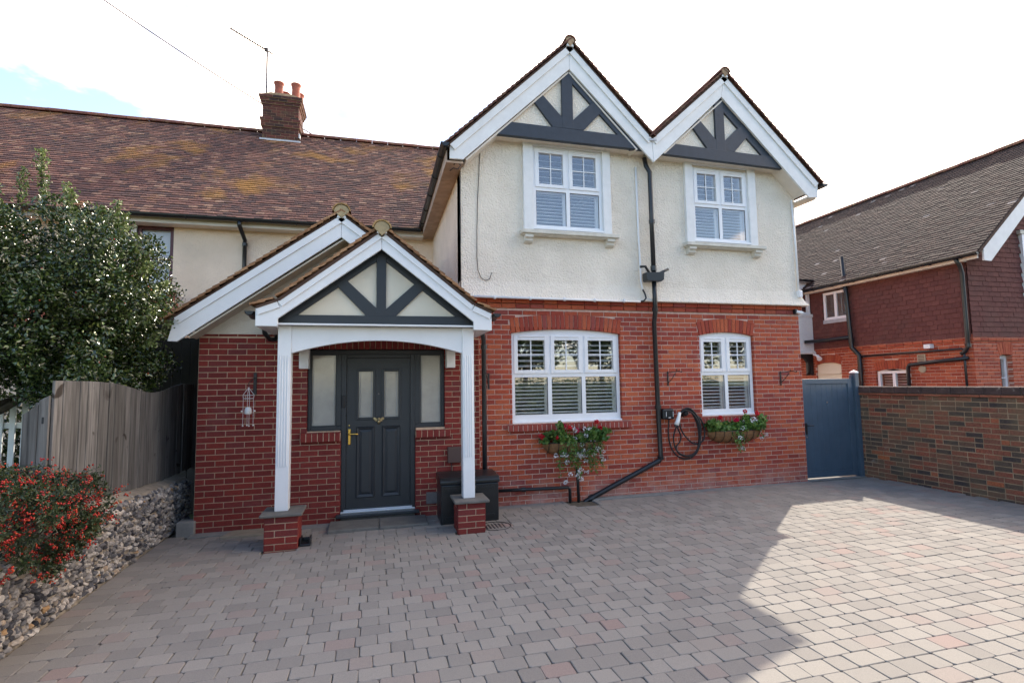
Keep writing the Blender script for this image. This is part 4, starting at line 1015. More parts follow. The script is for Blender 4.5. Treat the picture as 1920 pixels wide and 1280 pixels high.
# tile hanging
EZ = 4.36
B('hanging_backing', FELT, NR, (NX+.02, NX+.2, NY+.02, 9, HZ, EZ), bevel=0)
mb = MB(); mb.prism([(NX+.02, HZ), (19, HZ), (19, EZ), (16, 7.65), (NX+.02, EZ)], NY+.02, NY+.2); hb = mb.build('gable_backing', FELT, NR)
def hang(o, u, nu, nv, keep=None, w=.17, g=.112):
    u = Vector(u); n = u.cross(Vector((0,0,1))); out = []; t = .014; hw = w/2-.002; ln = g*1.35
    V = [(-hw, 0, .03), (hw, 0, .03), (hw, 0, .03-t), (-hw, 0, .03-t), (-hw, ln, .012), (hw, ln, .012)]
    F = [(0, 1, 5, 4), (3, 2, 1, 0), (0, 4, 3), (1, 2, 5)]
    for r in range(int(nv/g)+1):
        for c in range(int(nu/w)+2):
            uu = (c+(.5 if r % 2 else 0))*w; vv = r*g
            if uu > nu+w*.4: continue
            uu = min(max(uu, w*.5), nu-w*.5)
            if keep and not keep(uu, vv): continue
            p = Vector(o)+u*uu+Vector((0,0,vv+random.uniform(-.003, .003))); M = Matrix.Identity(4); a_ = random.uniform(-.008, .008)
            uv = u*math.cos(a_)+Vector((0,0,math.sin(a_))); vv_ = Vector((0,0,math.cos(a_)))-u*math.sin(a_); nn = n*(1)+Vector((0,0,0))
            tl = random.uniform(-.006, .012)
            for i in range(3): M[i][0], M[i][1], M[i][2], M[i][3] = uv[i], vv_[i], nn[i]+(.0), p[i]+nn[i]*tl*.3
            out.append((('h', w), V, F, M, w*g))
    return out
# side faces -X : u runs along -Y so that the normal is -X
it = hang((NX+.02, 9, HZ-.06), (0, -1, 0), 9-NY-.02, EZ-HZ-.02, keep=lambda u, v: not (3.70 < 9-u < 4.55 and .68 < v < 1.6))
hs = B('side_tile_batten', FELT, NR, (NX+.05, NX+.08, NY+.1, 8.9, HZ+.1, EZ-.05), bevel=0)
pieces('hung_tile', 'hung_tiles', it, hs, HUNG, 300)
it = hang((NX+.0, NY+.02, HZ-.06), (1, 0, 0), 6.2, 4.6, keep=lambda u, v: HZ+v < EZ+.05+max(0, (u-.0))*.93 and not (1.66 < u < 2.9 and .82 < v < 2.3))
pieces('hung_tile', 'hung_tiles', it, hb, HUNG, 250)
# roof
RX, RZ = 15.75, 7.62
slope_slab('roof_slope', FELT, NR, [(12.22, NY-.42, EZ+.05), (12.22, 9.6, EZ+.05), (RX, 9.6, RZ), (RX, NY-.42, RZ)], .06)
slope_slab('rear_roof_slope', FELT, NR, [(19.3, NY-.42, EZ+.05), (19.3, 9.6, EZ+.05), (RX, 9.6, RZ), (RX, NY-.42, RZ)], .06)
v3 = Vector((RX-12.22, 0, RZ-EZ-.05)); rv = B('roof_batten', FELT, NR, (13, 13.1, 1, 8, 5.0, 5.05), bevel=0)
pieces('roof_tile', 'roof_tiles', tile_items((12.18, NY-.44, EZ+.03), (0, 1, 0), v3, 10, v3.length+.03, ragged=.008, thick=.016), rv, TILEN, 300)
pieces('ridge_tile', 'ridge_tiles', ridge_items((RX, NY-.44, RZ), (RX, 9.6, RZ), .12, .42), NR, RIDGE, 24)
B('far_wall', BN, NR, (18.8, 19, NY+.26, 9, -.3, EZ+.3), bevel=0); B('inner_wall', ROOM, NR, (14.5, 14.6, NY+.3, 9, -.3, EZ), bevel=0)
B('rear_gable', BN, NR, (NX, 19, 9, 9.2, -.3, EZ), bevel=0)
g = MB(); g.prism([(NX, EZ), (19, EZ), (RX, RZ-.1)], 9.0, 9.15); g.build('rear_gable_top', BN, NR)
d3 = v3.normalized(); sl3 = v3.z/v3.x
board('bargeboard', WHITED, NR, [[(12.42, EZ-.12), (12.62, EZ-.13), (RX, RZ-.36), (RX, RZ-.05), (12.42, EZ+.19)]], NY-.40, NY-.36)
board('bargeboard', WHITED, NR, [[(19.1, EZ-.12), (18.9, EZ-.13), (RX+.004, RZ-.36), (RX+.004, RZ-.05), (19.1, EZ+.19)]], NY-.40, NY-.36)
B('eaves_fascia', SOFW, NR, (12.30, 12.33, NY-.35, 9.5, EZ-.07, EZ+.08), (12.33, NX, NY-.0, 9.5, EZ-.06, EZ-.04), bevel=.003)
gutter('gutter', (12.22, NY-.42, EZ+.05), (12.22, 4.92, EZ+.03), .06, parent=NR, brackets=7)
pipe('downpipe', [(12.25, NY+.05, EZ), (12.36, NY+.05, EZ-.12), (12.42, NY+.05, EZ-.3), (12.42, NY+.05, 3.0), (12.42, NY+.05, 2.46), (12.42, NY+.12, 2.34), (12.42, NY+.2, 2.30)], .042, parent=NR, collars=[((12.42, NY+.05, 2.52), (12.42, NY+.05, 2.44))])
pipe('soil_pipe', [(12.38, 3.72, 5.12), (12.38, 3.66, 4.0), (12.38, 3.60, 2.75), (12.38, 3.60, 2.62), (12.42, 3.5, 2.48), (12.42, 3.42, 2.40), (12.42, 3.42, .2)], .055, parent=NR, collars=[((12.38, 3.60, 2.86), (12.38, 3.60, 2.76)), ((12.42, 3.42, 2.05), (12.42, 3.42, 1.96))])
pipe('branch_pipe', [(12.38, 3.62, 2.90), (12.38, 4.4, 2.88), (12.15, 4.92, 2.87)], .05, parent=NR)
pipe('waste_pipe', [(12.43, 3.45, 2.37), (12.43, 1.4, 2.40), (12.43, .93, 2.41), (12.43, .88, 2.37), (12.43, .87, 1.2)], .024, parent=NR)
pipe('waste_pipe', [(12.42, .80, 2.20), (12.42, 1.4, 2.16), (12.42, 2.10, 2.10), (12.42, 2.14, 2.04), (12.42, 2.14, .8)], .042, parent=NR)
def nwin(y0, y1, z0, z1, X, cols, arch=None):
    f = MB(); t = .07
    f.box(X, X+.07, y0, y0+t, z0, z1); f.box(X, X+.07, y1-t, y1, z0, z1); f.box(X+.001, X+.07, y0+t, y1-t, z1-t, z1); f.box(X+.001, X+.07, y0+t, y1-t, z0, z0+t)
    for k in range(1, cols): c = y0+(y1-y0)*k/cols; f.box(X-.002, X+.07, c-.04, c+.04, z0+t, z1-t)
    if arch: f.prism([(-y1, z1-.01)] and [(-p[0], p[1]) for p in arch.head()][::-1]+[(y0, z1-.03), (y1, z1-.03)], X+.002, X+.07, 'x')
    w_ = f.build('window', UPVC, NR, bevel=.005)
    B('pane', PANEL, w_, (X+.03, X+.034, y0+t, y1-t, z0+t, z1-t), bevel=0)
    for k in range(cols):
        a = y0+t+(y1-y0-2*t)*k/cols; b = a+(y1-y0-2*t)/cols
        if arch: slats_y(w_, a+.02, b-.02, z0+.1, z1-.03, X+.14)
        else:
            c = MB(); n = 8
            for i in range(n): c.box(X+.13+.02*(i % 2), X+.14+.02*(i % 2), a+(b-a)*.62*i/n, a+(b-a)*.62*(i+1)/n, z0+.05, z1-.05)
            c.build('curtain', CURT, w_)
    return w_
def slats_y(parent, y0, y1, z0, z1, X):
    for k in range(int((z1-z0)/.07)):
        B('slat', SLATW, parent, (X-.025, X+.025, y0, y1, z0+.07*k, z0+.07*k+.012), bevel=0)
nwin(2.17, 3.05, .9, 1.975, NX+.05, 2, arS)
w1 = nwin(3.72, 4.52, 3.46, 4.24, NX-.02, 2)
B('lead_apron', LEADM, w1, (NX-.025, NX+.02, 3.7, 4.56, 3.36, 3.46), bevel=.003)
B('boarded_window', CREAMP, NR, (NX+.04, NX+.09, 4.09, 4.92, .5, 2.25), (NX+.01, NX+.04, 4.14, 4.88, 1.92, 1.96), bevel=.006)
B('air_vent', VENTM, NR, (NX-.018, NX+.02, 1.76, 1.95, 2.14, 2.34), bevel=.004)
for k in range(5): B('vent_louvre', VENTD, NR, (NX-.022, NX-.016, 1.785, 1.925, 2.165+.034*k, 2.18+.034*k), bevel=0)
k = MB(); k.lathe([(0, 0), (.085, 0), (.085, .02), (.06, .03), (0, .03)], (0, 0, 0), 16); k.v = [(NX-.0-v[2], 1.85+v[0], 1.99+v[1]) for v in k.v]; k.build('round_vent', VENTM, NR)
B('floodlight', UPVC, NR, (NX-.13, NX-.0, 1.55, 1.70, 2.46, 2.56), bevel=.01)
f = MB(); f.box(13.25, 13.31, NY+.12, NY+.19, .9, 2.27); f.box(13.56, 13.62, NY+.12, NY+.19, .9, 2.27); f.box(13.31, 13.56, NY+.121, NY+.19, 2.18, 2.27); f.box(13.31, 13.56, NY+.12, NY+.15, 1.75, 1.775)
w_ = f.build('window', UPVC, NR, bevel=.004); B('pane', PANEL, w_, (13.31, 13.56, NY+.155, NY+.16, .9, 2.18), bevel=0)
f = MB(); f.box(14.17, 14.25, NY-.06, NY+.05, 3.55, 5.0); f.box(15.3, 15.38, NY-.06, NY+.05, 3.55, 5.0); f.box(14.25, 15.3, NY-.06, NY+.05, 4.92, 5.0); f.box(14.25, 15.3, NY-.06, NY+.05, 3.55, 3.63); f.box(14.72, 14.80, NY-.06, NY+.05, 3.63, 4.92); f.box(14.25, 15.3, NY-.05, NY+.04, 4.40, 4.44)
w_ = f.build('window', UPVC, NR, bevel=.005); B('pane', PANEL, w_, (14.25, 15.3, NY-.01, NY-.005, 3.63, 4.92), bevel=0); B('window_head', STONEW, w_, (14.1, 15.45, NY-.08, NY+.05, 5.0, 5.09), bevel=.004)
# white oriel bay at the back
bay = B('oriel_bay', RENDW, NR, (11.0, 12.49, 4.95, 6.6, 2.60, 3.68), bevel=.01)
B('bay_skirt', RENDW, bay, (10.97, 12.53, 4.90, 6.65, 2.52, 2.61), bevel=.02); B('bay_string_course', RENDW, bay, (10.98, 12.51, 4.93, 6.62, 3.60, 3.70), bevel=.02)
f = MB()
for (a, b) in ((11.0, 11.08), (11.72, 11.80), (12.38, 12.46)): f.box(a, b, 4.98, 5.06, 3.70, 4.52)
f.box(11.0, 12.46, 4.975, 5.065, 4.42, 4.62); f.box(11.0, 12.46, 4.975, 5.065, 3.70, 3.76); bw = f.build('bay_window_frame', UPVC, NR, bevel=.005)
B('pane', PANEL, bw, (11.05, 12.42, 5.02, 5.025, 3.76, 4.42), bevel=0)
c = MB()
for i in range(12): c.box(11.1+.105*i, 11.19+.105*i, 5.15+.02*(i % 2), 5.16+.02*(i % 2), 3.76, 4.45)
c.build('curtain', CURT, bw); B('bay_back', ROOM, bw, (11.0, 12.46, 5.4, 5.45, 3.7, 4.6), bevel=0)
B('bay_roof', LEADM, bw, (10.9, 12.75, 4.82, 6.6, 4.62, 4.70), bevel=.02)
gutter('gutter', (10.9, 4.80, 4.70), (12.85, 4.80, 4.68), .05, parent=NR)
mb = MB(); mb.prism([(4.99, 2.52), (5.1, 2.52), (5.1, 1.9), (5.02, 2.0)], 12.3, 12.42, 'x'); mb.prism([(12.0, 2.515), (12.48, 2.515), (12.48, 1.9), (12.40, 1.92), (12.36, 2.2), (12.2, 2.40), (12.0, 2.45)], 5.0, 5.1); mb.build('bay_bracket', IRON, NR, bevel=.006)
k = MB(); k.tube([(12.36, 4.85, 2.50), (12.36, 4.70, 2.46)], .03, 8); k.tube([(12.36, 4.72, 2.46), (12.31, 4.60, 2.36)], [.035, .07], 10); k.build('security_light', UPVC, NR)

# ================================================================== GARDEN WALL AND GATE
GW = thing('garden_wall', 'weathered mixed red and black brick garden wall with flat coping, running from the grey gate', 'wall', (8.7, -4, 0))
gwb = panel(-9.4, .20, -.3, 1.50, [], .008, .21, lambda u, y, z: (8.55+y, u, z)).build('wall_core', MORTW, GW)
it = bond(-.20, 9.4, -.06, 1.50, lambda z: [], frame_nx(8.55), course=.0745, header=.28, jit=.003, joint=.013)

pieces('brick', 'brickwork', it, gwb, BW, 300)
it = bond(-.20, 9.45, 1.50, 1.535, lambda z: [], frame_nx(8.52), course=.036, length=.27, joint=.006); pieces('creasing_tile', 'creasing_tiles', it, gwb, TILEO, 60)
it = []
for k in range(42):
    v, f = brick_mesh(.222, .115, .28, .012); it.append((('cop',), v, f, Matrix.Translation((8.515+random.uniform(-.003, .003), -.115+.2245-.2245*k, 1.595)) @ Matrix.Rotation(-math.pi/2, 4, 'Z'), .03))
COPM = mat_plain('dark_coping', (.075,.045,.04,1), .85, .5, 7, bmp=.4, dirt=(14, .62, .72, (.42,.40,.36,1), .6))
B('coping_bed', MORTW, GW, (8.53, 8.78, -9.4, .2, 1.53, 1.645), bevel=.01)
pieces('coping_brick', 'coping_bricks', it, GW, COPM, 42)

GT = thing('side_gate', 'slate blue boarded side gate between the house and the garden wall', 'gate', (7.9, .08, .05))
GYF = .05
MB().box(7.315, 7.40, GYF, GYF+.05, .07, 1.80).box(8.33, 8.42, GYF, GYF+.05, .07, 1.80).box(7.40, 8.33, GYF+.001, GYF+.05, 1.71, 1.80).box(7.40, 8.33, GYF+.001, GYF+.05, .07, .17).build('gate_frame', GATEM, GT, bevel=.005)
for k in range(8):
    w_ = .93/8; B('gate_board', GATEM, GT, (7.40+w_*k+.001, 7.40+w_*(k+1)-.001, GYF+.018, GYF+.04, .17, 1.71), bevel=.0035)
B('gate_post', GATEM, GT, (8.425, 8.455, GYF+.01, GYF+.06, .05, 1.86), (8.46, 8.542, GYF-.04, GYF+.07, .03, 1.90), bevel=.004)
mb = MB(); mb.add([(8.452, GYF-.048, 1.90), (8.549, GYF-.048, 1.90), (8.549, GYF+.078, 1.90), (8.452, GYF+.078, 1.90), (8.4625, GYF-.038, 1.925), (8.539, GYF-.038, 1.925), (8.539, GYF+.068, 1.925), (8.4625, GYF+.068, 1.925), (8.50, GYF+.015, 1.955)],
    [(0,1,5,4),(1,2,6,5),(2,3,7,6),(3,0,4,7),(4,5,8),(5,6,8),(6,7,8),(7,4,8),(3,2,1,0)]).build('post_cap', WHITE, GT)
B('gate_post', GATEM, GT, (7.292, 7.313, GYF-.01, GYF+.06, .03, 1.82), bevel=.003)
h = MB(); h.box(7.34, 7.375, GYF-.014, GYF, .83, 1.03); h.tube([(7.357, GYF-.01, .985), (7.357, GYF-.05, .985), (7.375, GYF-.055, .985), (7.475, GYF-.055, .98)], .009, 8); h.build('gate_handle', IRON, GT, bevel=.002)
for (x_, z_) in ((7.36, .78), (7.86, 1.38)):
    k = MB(); k.lathe([(0, 0), (.016, 0), (.016, .006), (0, .008)], (0, 0, 0), 10); k.v = [(x_+v[0], GYF+(.0 if x_ < 7.5 else .018)-v[2], z_+v[1]) for v in k.v]; k.build('gate_lock', ALU, GT)
B('threshold_strip', CONC, drive, (7.29, 8.55, -.02, .2, -.1, .046), bevel=.006)

# ================================================================== FLINT WALL, FENCE
FW_ = thing('flint_wall', 'low knapped flint wall with mortar capping along the driveway edge', 'wall', (-2.6, -2, 0))
def ftop(y): return .60+.10*math.exp(-((y+1.6)/1.1)**2)-.05*max(0, -(y+3.0))
mb = MB(); n = 40; y0, y1 = -7.6, .62
for k in range(n+1):
    y = y0+(y1-y0)*k/n; t = ftop(y)
    mb.v += [(-2.475, y, -.2), (-2.475, y, t-.10), (-2.53, y, t-.02), (-2.68, y, t+.03), (-2.86, y, t+.0), (-2.86, y, -.2)]
for k in range(n):
    for i in range(5): mb.f.append((k*6+i, k*6+i+1, k*6+i+7, k*6+i+6))
mb.f += [tuple(range(6)), tuple(range(n*6+5, n*6-1, -1))]
core = mb.build('mortar_core', FLMORT, FW_)
stones = []
for s in range(9):
    bm = bmesh.new(); bmesh.ops.create_icosphere(bm, subdivisions=2, radius=1); r = random.Random(s)
    pl = [(Vector((r.gauss(0, 1), r.gauss(0, 1), r.gauss(0, 1))).normalized(), r.uniform(.45, .8)) for _ in range(9 if s < 7 else 1)]
    for v in bm.verts:
        for nn, dd in pl:
            q = v.co.dot(nn)
            if q > dd: v.co -= nn*(q-dd)
        v.co *= 1+.12*noise.noise(v.co*1.7+Vector((s*3.1, 0, 0)))
    stones.append(([tuple(v.co) for v in bm.verts], [tuple(v.index for v in f.verts) for f in bm.faces])); bm.free()
it = []; yy = -7.4
for row in range(15):
    y = -7.5+random.uniform(0, .05)
    while y < .58:
        w = random.choice((.03, .036, .042, .05, .06, .08)); zz = .015+row*.047+random.uniform(-.018, .018); y += w*.98
        tp = ftop(y)
        if zz > tp-.045: continue
        s = random.randrange(9); V, F = stones[s]; x_ = -2.475 if zz < tp-.10 else -2.475-(zz-tp+.10)*.7
        M = Matrix.Translation((x_+random.uniform(-.012, .004), y-w/2, zz)) @ Matrix.Rotation(random.uniform(-.5, .5), 4, 'X') @ Matrix.Diagonal((random.uniform(.032, .052), w*random.uniform(.58, .74), random.uniform(.020, .034), 1)) @ Matrix.Rotation(random.uniform(0, 6.28), 4, 'Z')
        it.append((('f', s), V, F, M, w*w))
for k in range(260):
    y = random.uniform(-4.8, .5); s = random.randrange(9); V, F = stones[s]; w = random.uniform(.012, .028); zz = random.uniform(.01, ftop(y)-.02)
    M = Matrix.Translation((-2.468 if zz < ftop(y)-.10 else -2.468-(zz-ftop(y)+.10)*.7, y, zz)) @ Matrix.Diagonal((.02, w, w*.9, 1)) @ Matrix.Rotation(random.uniform(0, 6.28), 4, 'X'); it.append((('f', s), V, F, M, w*w))
pieces('flint', 'flints', it, core, FLINT, 300)
cn_ = tag(B('concrete_block', CONC, None, (-2.36, -2.16, -.22, -.02, -.08, .15), bevel=.01), 'small grey concrete block at the foot of the entrance wall corner', 'block')

FN = thing('wooden_fence', 'silvered close boarded fence with a dipped top above the flint wall', 'fence', (-2.62, -1, .6))
y = -2.33; k = 0
def fence_top(y): return 1.885-.13*math.exp(-((y+.25)/.75)**2)-.02*(y > .9)
while y < 3.3:
    w = random.uniform(.095, .15); zt = fence_top(y+w/2); zb = ftop(y)+.01+random.uniform(0, .02)
    mb = MB(); x0 = -2.64+random.uniform(-.006, .006); z0_, z1_ = fence_top(y), fence_top(y+w)
    V = [(x0, y+.003, zb), (x0, y+w-.003, zb), (x0, y+w-.003, z1_), (x0, y+.003, z0_)]; V += [(p[0]-.022, p[1], p[2]) for p in V]
    mb.add(V, [(0,1,2,3), (7,6,5,4), (0,4,5,1), (1,5,6,2), (2,6,7,3), (3,7,4,0)]); mb.build('fence_board', WOOD, FN, bevel=.003); y += w; k += 1
for z_ in (.85, 1.55): B('fence_rail', WOOD, FN, (-2.74, -2.665, -2.3, 3.3, z_, z_+.08), bevel=.005)
for y_ in (-2.28, -.5, 1.3, 3.1): B('fence_post', WOOD, FN, (-2.80, -2.70, y_, y_+.1, 0, 1.7), bevel=.006)
PS = thing('passage_shade', 'added dark boards standing in for shade in the gap between the fence and the entrance wall', 'door', (-2.7, 1.2, 0))
for k in range(9): B('shade_board', IRON, PS, (-3.30+.122*k, -3.182+.122*k, 1.2, 1.23, -.05, 2.56), bevel=.003)  # near-black boards added to stand in for the passage's deep shade
FR = thing('fence_return', 'short weathered fence panel turning back from the end of the boarded fence', 'fence', (-2.8, -2.36, .6))
x = -2.655
for k, w in enumerate((.075, .11)):
    mb = MB(); zt = 1.76-.15*(k*.5); mb.prism([(x, .62), (x-w+.003, .62), (x-w+.003, zt-.04*(k+1)), (x, zt)], -2.372, -2.345); mb.build('fence_board', WOOD, FR, bevel=.003); x -= w
mb = MB(); mb.box(-2.70, -2.685, -2.3735, -2.3725, 1.525, 1.58); mb.build('latch_slot', RUBBER, FR)
PK = thing('picket_fence', 'white picket fence seen under the holly beside the boarded fence', 'fence', (-4.2, 0, 0))
for k in range(9):
    x_ = -4.98+.123*k; mb = MB(); mb.prism([(x_, -.05), (x_+.062, -.05), (x_+.062, 1.66), (x_+.031, 1.73), (x_, 1.66)], 0, .02); mb.build('picket', WHITED, PK, bevel=.003)
for z_ in (.3, 1.35): B('picket_rail', WHITED, PK, (-5.0, -3.90, .022, .06, z_, z_+.07), bevel=.004)

# ================================================================== PLANTS
def leaf_object(name, pts, sizes, mat, parent, up=.3, aspect=.5, fold=.25, outward=None, seed=0):
    r = np.random.default_rng(seed); n = len(pts); pts = np.asarray(pts, float)
    d = r.normal(size=(n, 3)); d[:, 2] += up
    if outward is not None: d += outward*.9
    d /= np.linalg.norm(d, axis=1)[:, None]
    q = r.normal(size=(n, 3)); s = np.cross(d, q); s /= np.linalg.norm(s, axis=1)[:, None]; nm = np.cross(d, s)
    L_ = np.asarray(sizes)[:, None]
    v = np.empty((n, 6, 3)); v[:, 0] = pts-d*L_*.5; v[:, 1] = pts+s*L_*aspect*.5-d*L_*.1+nm*L_*fold*.5; v[:, 2] = pts+s*L_*aspect*.42+d*L_*.22+nm*L_*fold*.45
    v[:, 3] = pts+d*L_*.5; v[:, 4] = pts-s*L_*aspect*.42+d*L_*.22+nm*L_*fold*.45; v[:, 5] = pts-s*L_*aspect*.5-d*L_*.1+nm*L_*fold*.5
    me = bpy.data.meshes.new(name); me.vertices.add(n*6); me.vertices.foreach_set('co', v.reshape(-1))
    f = (np.arange(n)[:, None]*6+np.array([[0, 1, 2, 3, 0, 3, 4, 5]])).reshape(-1)
    me.loops.add(n*8); me.loops.foreach_set('vertex_index', f.astype(np.int32)); me.polygons.add(n*2)
    me.polygons.foreach_set('loop_start', np.arange(n*2, dtype=np.int32)*4); me.polygons.foreach_set('loop_total', np.full(n*2, 4, np.int32)); me.update(calc_edges=True)
    me.materials.append(mat); o = bpy.data.objects.new(name, me); COL.objects.link(o); setup(o, parent); return o
def balls(name, pts, rad, mat, parent, sub=1):
    bm = bmesh.new(); bmesh.ops.create_icosphere(bm, subdivisions=sub, radius=1); V = np.array([v.co for v in bm.verts]); F = np.array([[v.index for v in f.verts] for f in bm.faces]); bm.free()
    pts = np.asarray(pts); n = len(pts); rad = np.asarray(rad)
    vs = (pts[:, None, :]+V[None]*rad[:, None, None]).reshape(-1, 3); fs = (F[None]+np.arange(n)[:, None, None]*len(V)).reshape(-1)
    me = bpy.data.meshes.new(name); me.vertices.add(len(vs)); me.vertices.foreach_set('co', vs.reshape(-1)); me.loops.add(len(fs)); me.loops.foreach_set('vertex_index', fs.astype(np.int32))
    k = len(fs)//3; me.polygons.add(k); me.polygons.foreach_set('loop_start', np.arange(k, dtype=np.int32)*3); me.polygons.foreach_set('loop_total', np.full(k, 3, np.int32)); me.update(calc_edges=True)
    me.shade_smooth(); me.materials.append(mat); o = bpy.data.objects.new(name, me); COL.objects.link(o); setup(o, parent); return o
def clump_points(centres, radii, per, r, shell=.75):
    P = []; O = []
    for c, rad in zip(centres, radii):
        d = r.normal(size=(per, 3)); d /= np.linalg.norm(d, axis=1)[:, None]; rr = rad*(shell+(1-shell)*r.random(per))*(.55+.45*r.random(per)**.4)
        P.append(c+d*rr[:, None]*np.array([1, 1, .9])); O.append(d)
    return np.concatenate(P), np.concatenate(O)

def branch(mb, p, d, ln, r, depth, rs):
    pts = [Vector(p)]; dd = Vector(d).normalized(); n = 4
    for k in range(n):
        dd = (dd+Vector((rs.uniform(-.2, .2), rs.uniform(-.2, .2), rs.uniform(-.05, .2)))).normalized(); pts.append(pts[-1]+dd*ln/n)
    mb.tube(pts, [r*(1-.45*k/n) for k in range(n+1)], 7)
    if depth:
        for k in range(3):
            q = pts[2+k % 3]; nd = (dd+Vector((rs.uniform(-1, 1), rs.uniform(-1, 1), rs.uniform(-.1, .7)))).normalized(); branch(mb, q, nd, ln*.68, r*.5, depth-1, rs)

r = np.random.default_rng(5)
HT = thing('holly_tree', 'bushy glossy dark green holly tree leaning over the fence', 'tree', (-4.55, -.25, 0))
mb = MB(); rs = random.Random(3); branch(mb, (-4.55, -.25, -.1), (.06, 0, 1), 1.9, .10, 0, rs)
for k in range(7): branch(mb, (-4.35, -.3, 1.5+.1*k), (math.cos(k*.9), math.sin(k*.9), .35), .8, .045, 1, rs)
mb.build('trunk', BARK, HT)
C0 = np.array([-3.72, -.55, 2.92]); RR = np.array([1.32, 1.05, 1.12])
cs = []; rads = []
while len(cs) < 260:
    d = r.normal(size=3); d /= np.linalg.norm(d); k = r.random()**.35
    c = C0+d*RR*(.25+.70*k)
    if c[2] < 1.6 or c[0] < -5.6: continue
    # the crown thins to the upper right
    if c[2] > 3.84-.55*max(0, (c[0]+3.1))*1.2: continue
    cs.append(c); rads.append(r.uniform(.16, .30))
for k in range(90):
    cs.append(np.array([r.uniform(-4.2, -2.7), r.uniform(-.2, .4), r.uniform(1.9, 3.4)])); rads.append(r.uniform(.2, .3))
for k in range(60):
    cs.append(np.array([r.uniform(-4.6, -2.62), r.uniform(-1.4, .2), r.uniform(1.72, 2.25)])); rads.append(r.uniform(.16, .28))
# side mass out of frame on the left
for k in range(60):
    d = r.normal(size=3); d /= np.linalg.norm(d); c = np.array([-4.7, -.3, 2.75])+d*np.array([.9, .9, 1.0])*(.4+.6*r.random()); cs.append(c); rads.append(r.uniform(.2, .32))
P, O = clump_points(cs, rads, 210, r, .55)
keep = (P[:, 2] > 1.55) & ~((P[:, 0] > -2.66) & (P[:, 2] < 1.95))
P, O = P[keep], O[keep]; sz = r.uniform(.032, .056, len(P))
leaf_object('crown', P, sz, HOLLY, HT, .25, .55, .35, O, 1)
sh = []; st = MB()
tops = [(-3.62, 4.52, .55), (-3.70, 4.10, .3), (-3.35, 4.08, .30), (-3.12, 3.98, .28), (-2.98, 4.02, .3), (-2.86, 3.86, .3), (-3.95, 4.05, .3), (-2.62, 3.45, .25), (-2.45, 3.1, .2), (-2.52, 3.28, .2), (-2.40, 2.75, .2), (-2.38, 2.45, .18), (-3.50, 4.25, .35), (-2.75, 3.65, .25), (-3.82, 4.28, .4), (-2.36, 2.62, .15)]
for k, (x_, z_, l_) in enumerate(tops):
    y_ = -.75+r.uniform(-.25, .25); x2 = x_+r.uniform(-.04, .04); st.tube([(x_-(.12 if z_ < 3.6 else .02), y_, z_-l_), (x2, y_, z_)], [.008, .004], 5)
    for q in range(int(130*l_/.3)):
        t = r.random(); sh.append((x_+(x2-x_)*t+r.normal()*.028-(.12*(1-t) if z_ < 3.6 else 0), y_+r.normal()*.028, z_-l_*(1-t)))
leaf_object('young_shoots', sh, r.uniform(.03, .05, len(sh)), HOLLYT, HT, .6, .5, .3, None, 2); st.build('shoot_stem', BARK, HT)
bi = r.choice(len(P), 260, replace=False); balls('holly_berries', P[bi]+O[bi]*.02, r.uniform(.006, .009, 260), BERRY, HT)['kind'] = 'stuff'

GS = thing('garden_shrub', 'dark evergreen shrub growing behind the white picket fence', 'shrub', (-4.7, .8, 0))
q_ = np.stack([r.uniform(-6.2, -3.6, 9000), .85+r.normal(size=9000)*.22, r.uniform(-.05, 1.75, 9000)], 1)
leaf_object('foliage', q_, r.uniform(.05, .09, 9000), HOLLY, GS, .2, .55, .3, None, 12); mb = MB(); branch(mb, (-4.7, .8, -.1), (0, 0, 1), 1.2, .05, 1, random.Random(4)); mb.build('stem', BARK, GS)
PB = thing('firethorn_bush', 'sprawling firethorn bush covered in red berries on top of the flint wall', 'bush', (-2.8, -2.8, .5))
mb = MB(); rs = random.Random(8)
for k in range(9): branch(mb, (-2.78+.05*math.cos(k), -2.9+.2*math.sin(k*2), .45), (math.cos(k*.7), math.sin(k*.7)*1.2, .9), .55, .014, 1, rs)
mb.build('stems', BARK, PB)
cs = []; rads = []
while len(cs) < 230:
    d = r.normal(size=3); d /= np.linalg.norm(d); c = np.array([-2.64, -3.0, .82])+d*np.array([.57, 1.0, .45])*(.3+.7*r.random()**.5)
    cs.append(c); rads.append(r.uniform(.07, .14))
P, O = clump_points(cs, rads, 150, r, .4); keep = (P[:, 0] < -2.02) & (P[:, 2] > .30); P, O = P[keep], O[keep]
leaf_object('foliage', P, r.uniform(.018, .038, len(P)), PYRA, PB, .3, .38, .2, O, 4)
bp = []
for k in range(1050):
    i = r.integers(len(P)); base = P[i]+O[i]*.045; dr = r.normal(size=3); dr /= np.linalg.norm(dr)
    ln = r.uniform(.02, .10); m_ = r.integers(5, 13)
    for q in range(m_): bp.append(base+dr*ln*q/m_+r.normal(size=3)*.009)
bp = np.array(bp); bp = bp[(bp[:, 0] < -1.98) & (bp[:, 2] > .28)]
balls('berries', bp, r.uniform(.0052, .0080, len(bp)), BERRY, PB)['kind'] = 'stuff'

